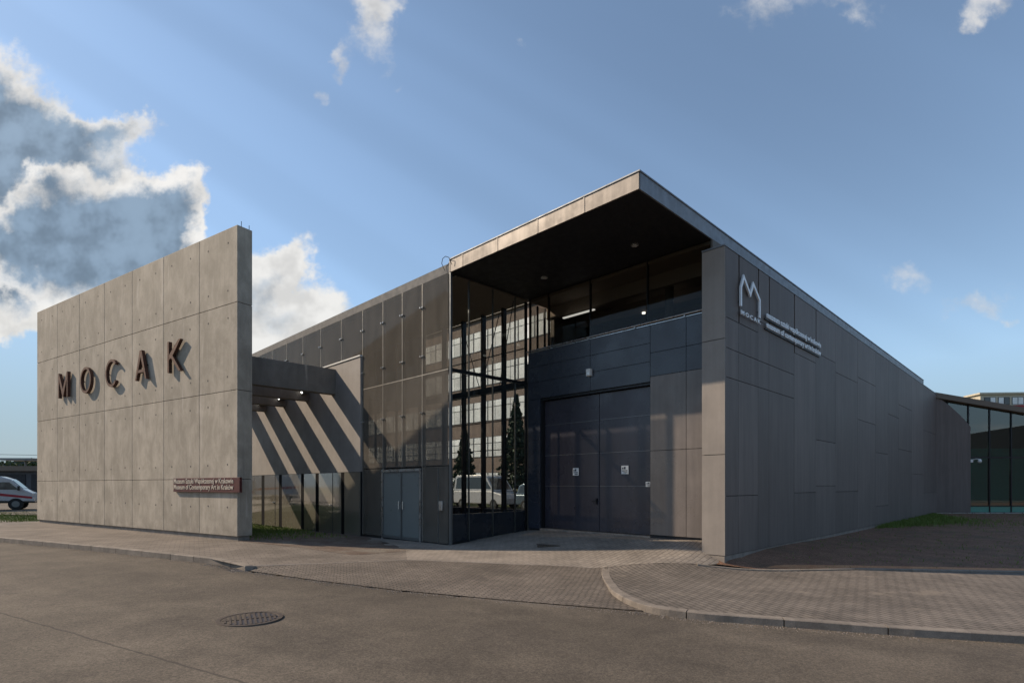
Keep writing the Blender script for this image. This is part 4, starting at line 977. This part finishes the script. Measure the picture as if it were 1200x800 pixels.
sh = empty('shed', (-50, 50, 0), rad(4), label='low dark shed with a flat roof behind the truck', cat='building')
mb = MB(); mb.box(-9, -1.6, 0, 10, -.3, 2.9, M['cream']); mb.box(-1.6, 12, 0, 10, -.3, 3.0, M['shed']); mb.build('wall', sh)
mb = MB(); mb.box(-9.4, 12.4, -.5, 10, 3.0, 3.45, M['shedroof']); mb.build('roof', sh)
mb = MB()
for k_ in range(4): mb.box(.2+k_*2.9, 2.6+k_*2.9, -.05, 0, 0, 2.7, M['joint'])
mb.build('door', sh)
hl = MB()
n = 60; top = [(-900+i*20, 520, 8+16*abs(math.sin(i*.16+1.0))+4*math.sin(i*.9)) for i in range(n)]
hl.add([(x, y, -5) for x, y, z in top]+top+[(x, y+120, -5) for x, y, z in top], [(i, i+1, i+1+n, i+n) for i in range(n-1)]+[(i+n, i+1+n, i+1+2*n, i+2*n) for i in range(n-1)], M['hill'])
tag(hl.build('hills'), kind='structure')
for i, (x, y, h, r_, lb) in enumerate(((-57, 64, 5.2, 3.2, 'leafy tree behind the shed roof at far left edge'), (-51, 66, 4.8, 2.6, 'lower bushy tree rising just behind the shed roof'), (-45, 60, 4.3, 2.4, 'small green tree by the concrete wall far end, behind the shed'))):
    tree('broadleaf_tree', (x, y, 0), h, r_, M['leaf'], lb, 'round', 1800, leaf=.2)
ap = empty('canopy_mast', (-49.5, 56, 0), 0, label='thin mast with a flat roof plate above the shed', cat='mast')
MB().tube((0, 0, 0), (0, 0, 4.2), .09, M['mull'], 8).build('pole', ap); MB().box(-1.6, 1.6, -1.2, 1.2, 4.2, 4.42, M['mull']).build('plate', ap)
def wire(a, b, sag, lb):
    a = Vector(a); b = Vector(b); ps = [tuple(a+(b-a)*t/16-Vector((0, 0, sag*4*t/16*(1-t/16)))) for t in range(17)]
    return tag(MB().poly(ps, .03, M['blackm'], 4).build('overhead_wire'), label=lb, cat='wire')
wire((-90, 66, 6.4), (-20, 66, 5.4), .6, 'upper dark overhead wire above the shed at far left')
wire((-90, 67, 5.9), (-20, 67, 5.0), .6, 'lower dark overhead wire above the shed at far left')
# ---------------------------------------------------------------- far right
cb = empty('apartment_block', (68.4, 80, 0), rad(-4), label='cream block with a row of windows and red band above the glass wing roof', cat='building')
mb = MB(); mb.box(-.3, 40, 0, 2.6, -.3, 14.9, M['cream']); mb.box(-.6, 40.5, -.3, 2.9, 14.9, 15.15, M['cream']); mb.build('wall', cb)
mb = MB(); mb.box(4.2, 40.2, -.12, -.005, 11.8, 13.3, M['red']); mb.build('balcony', cb)
for k_ in range(14):
    mb = MB(); x = 0.2+k_*1.9; mb.box(x, x+1.6, -.04, -.004, 13.4, 14.5, M['ink']); f_ = mb.build('window', cb)
    mb = MB(); mb.box(x+.08, x+.75, -.06, -.042, 13.46, 14.44, M['pale'] if k_ % 3 else M['glassdark']); mb.box(x+.85, x+1.52, -.06, -.042, 13.46, 14.44, M['glassdark'] if k_ % 2 else M['pale']); mb.build('pane', f_)
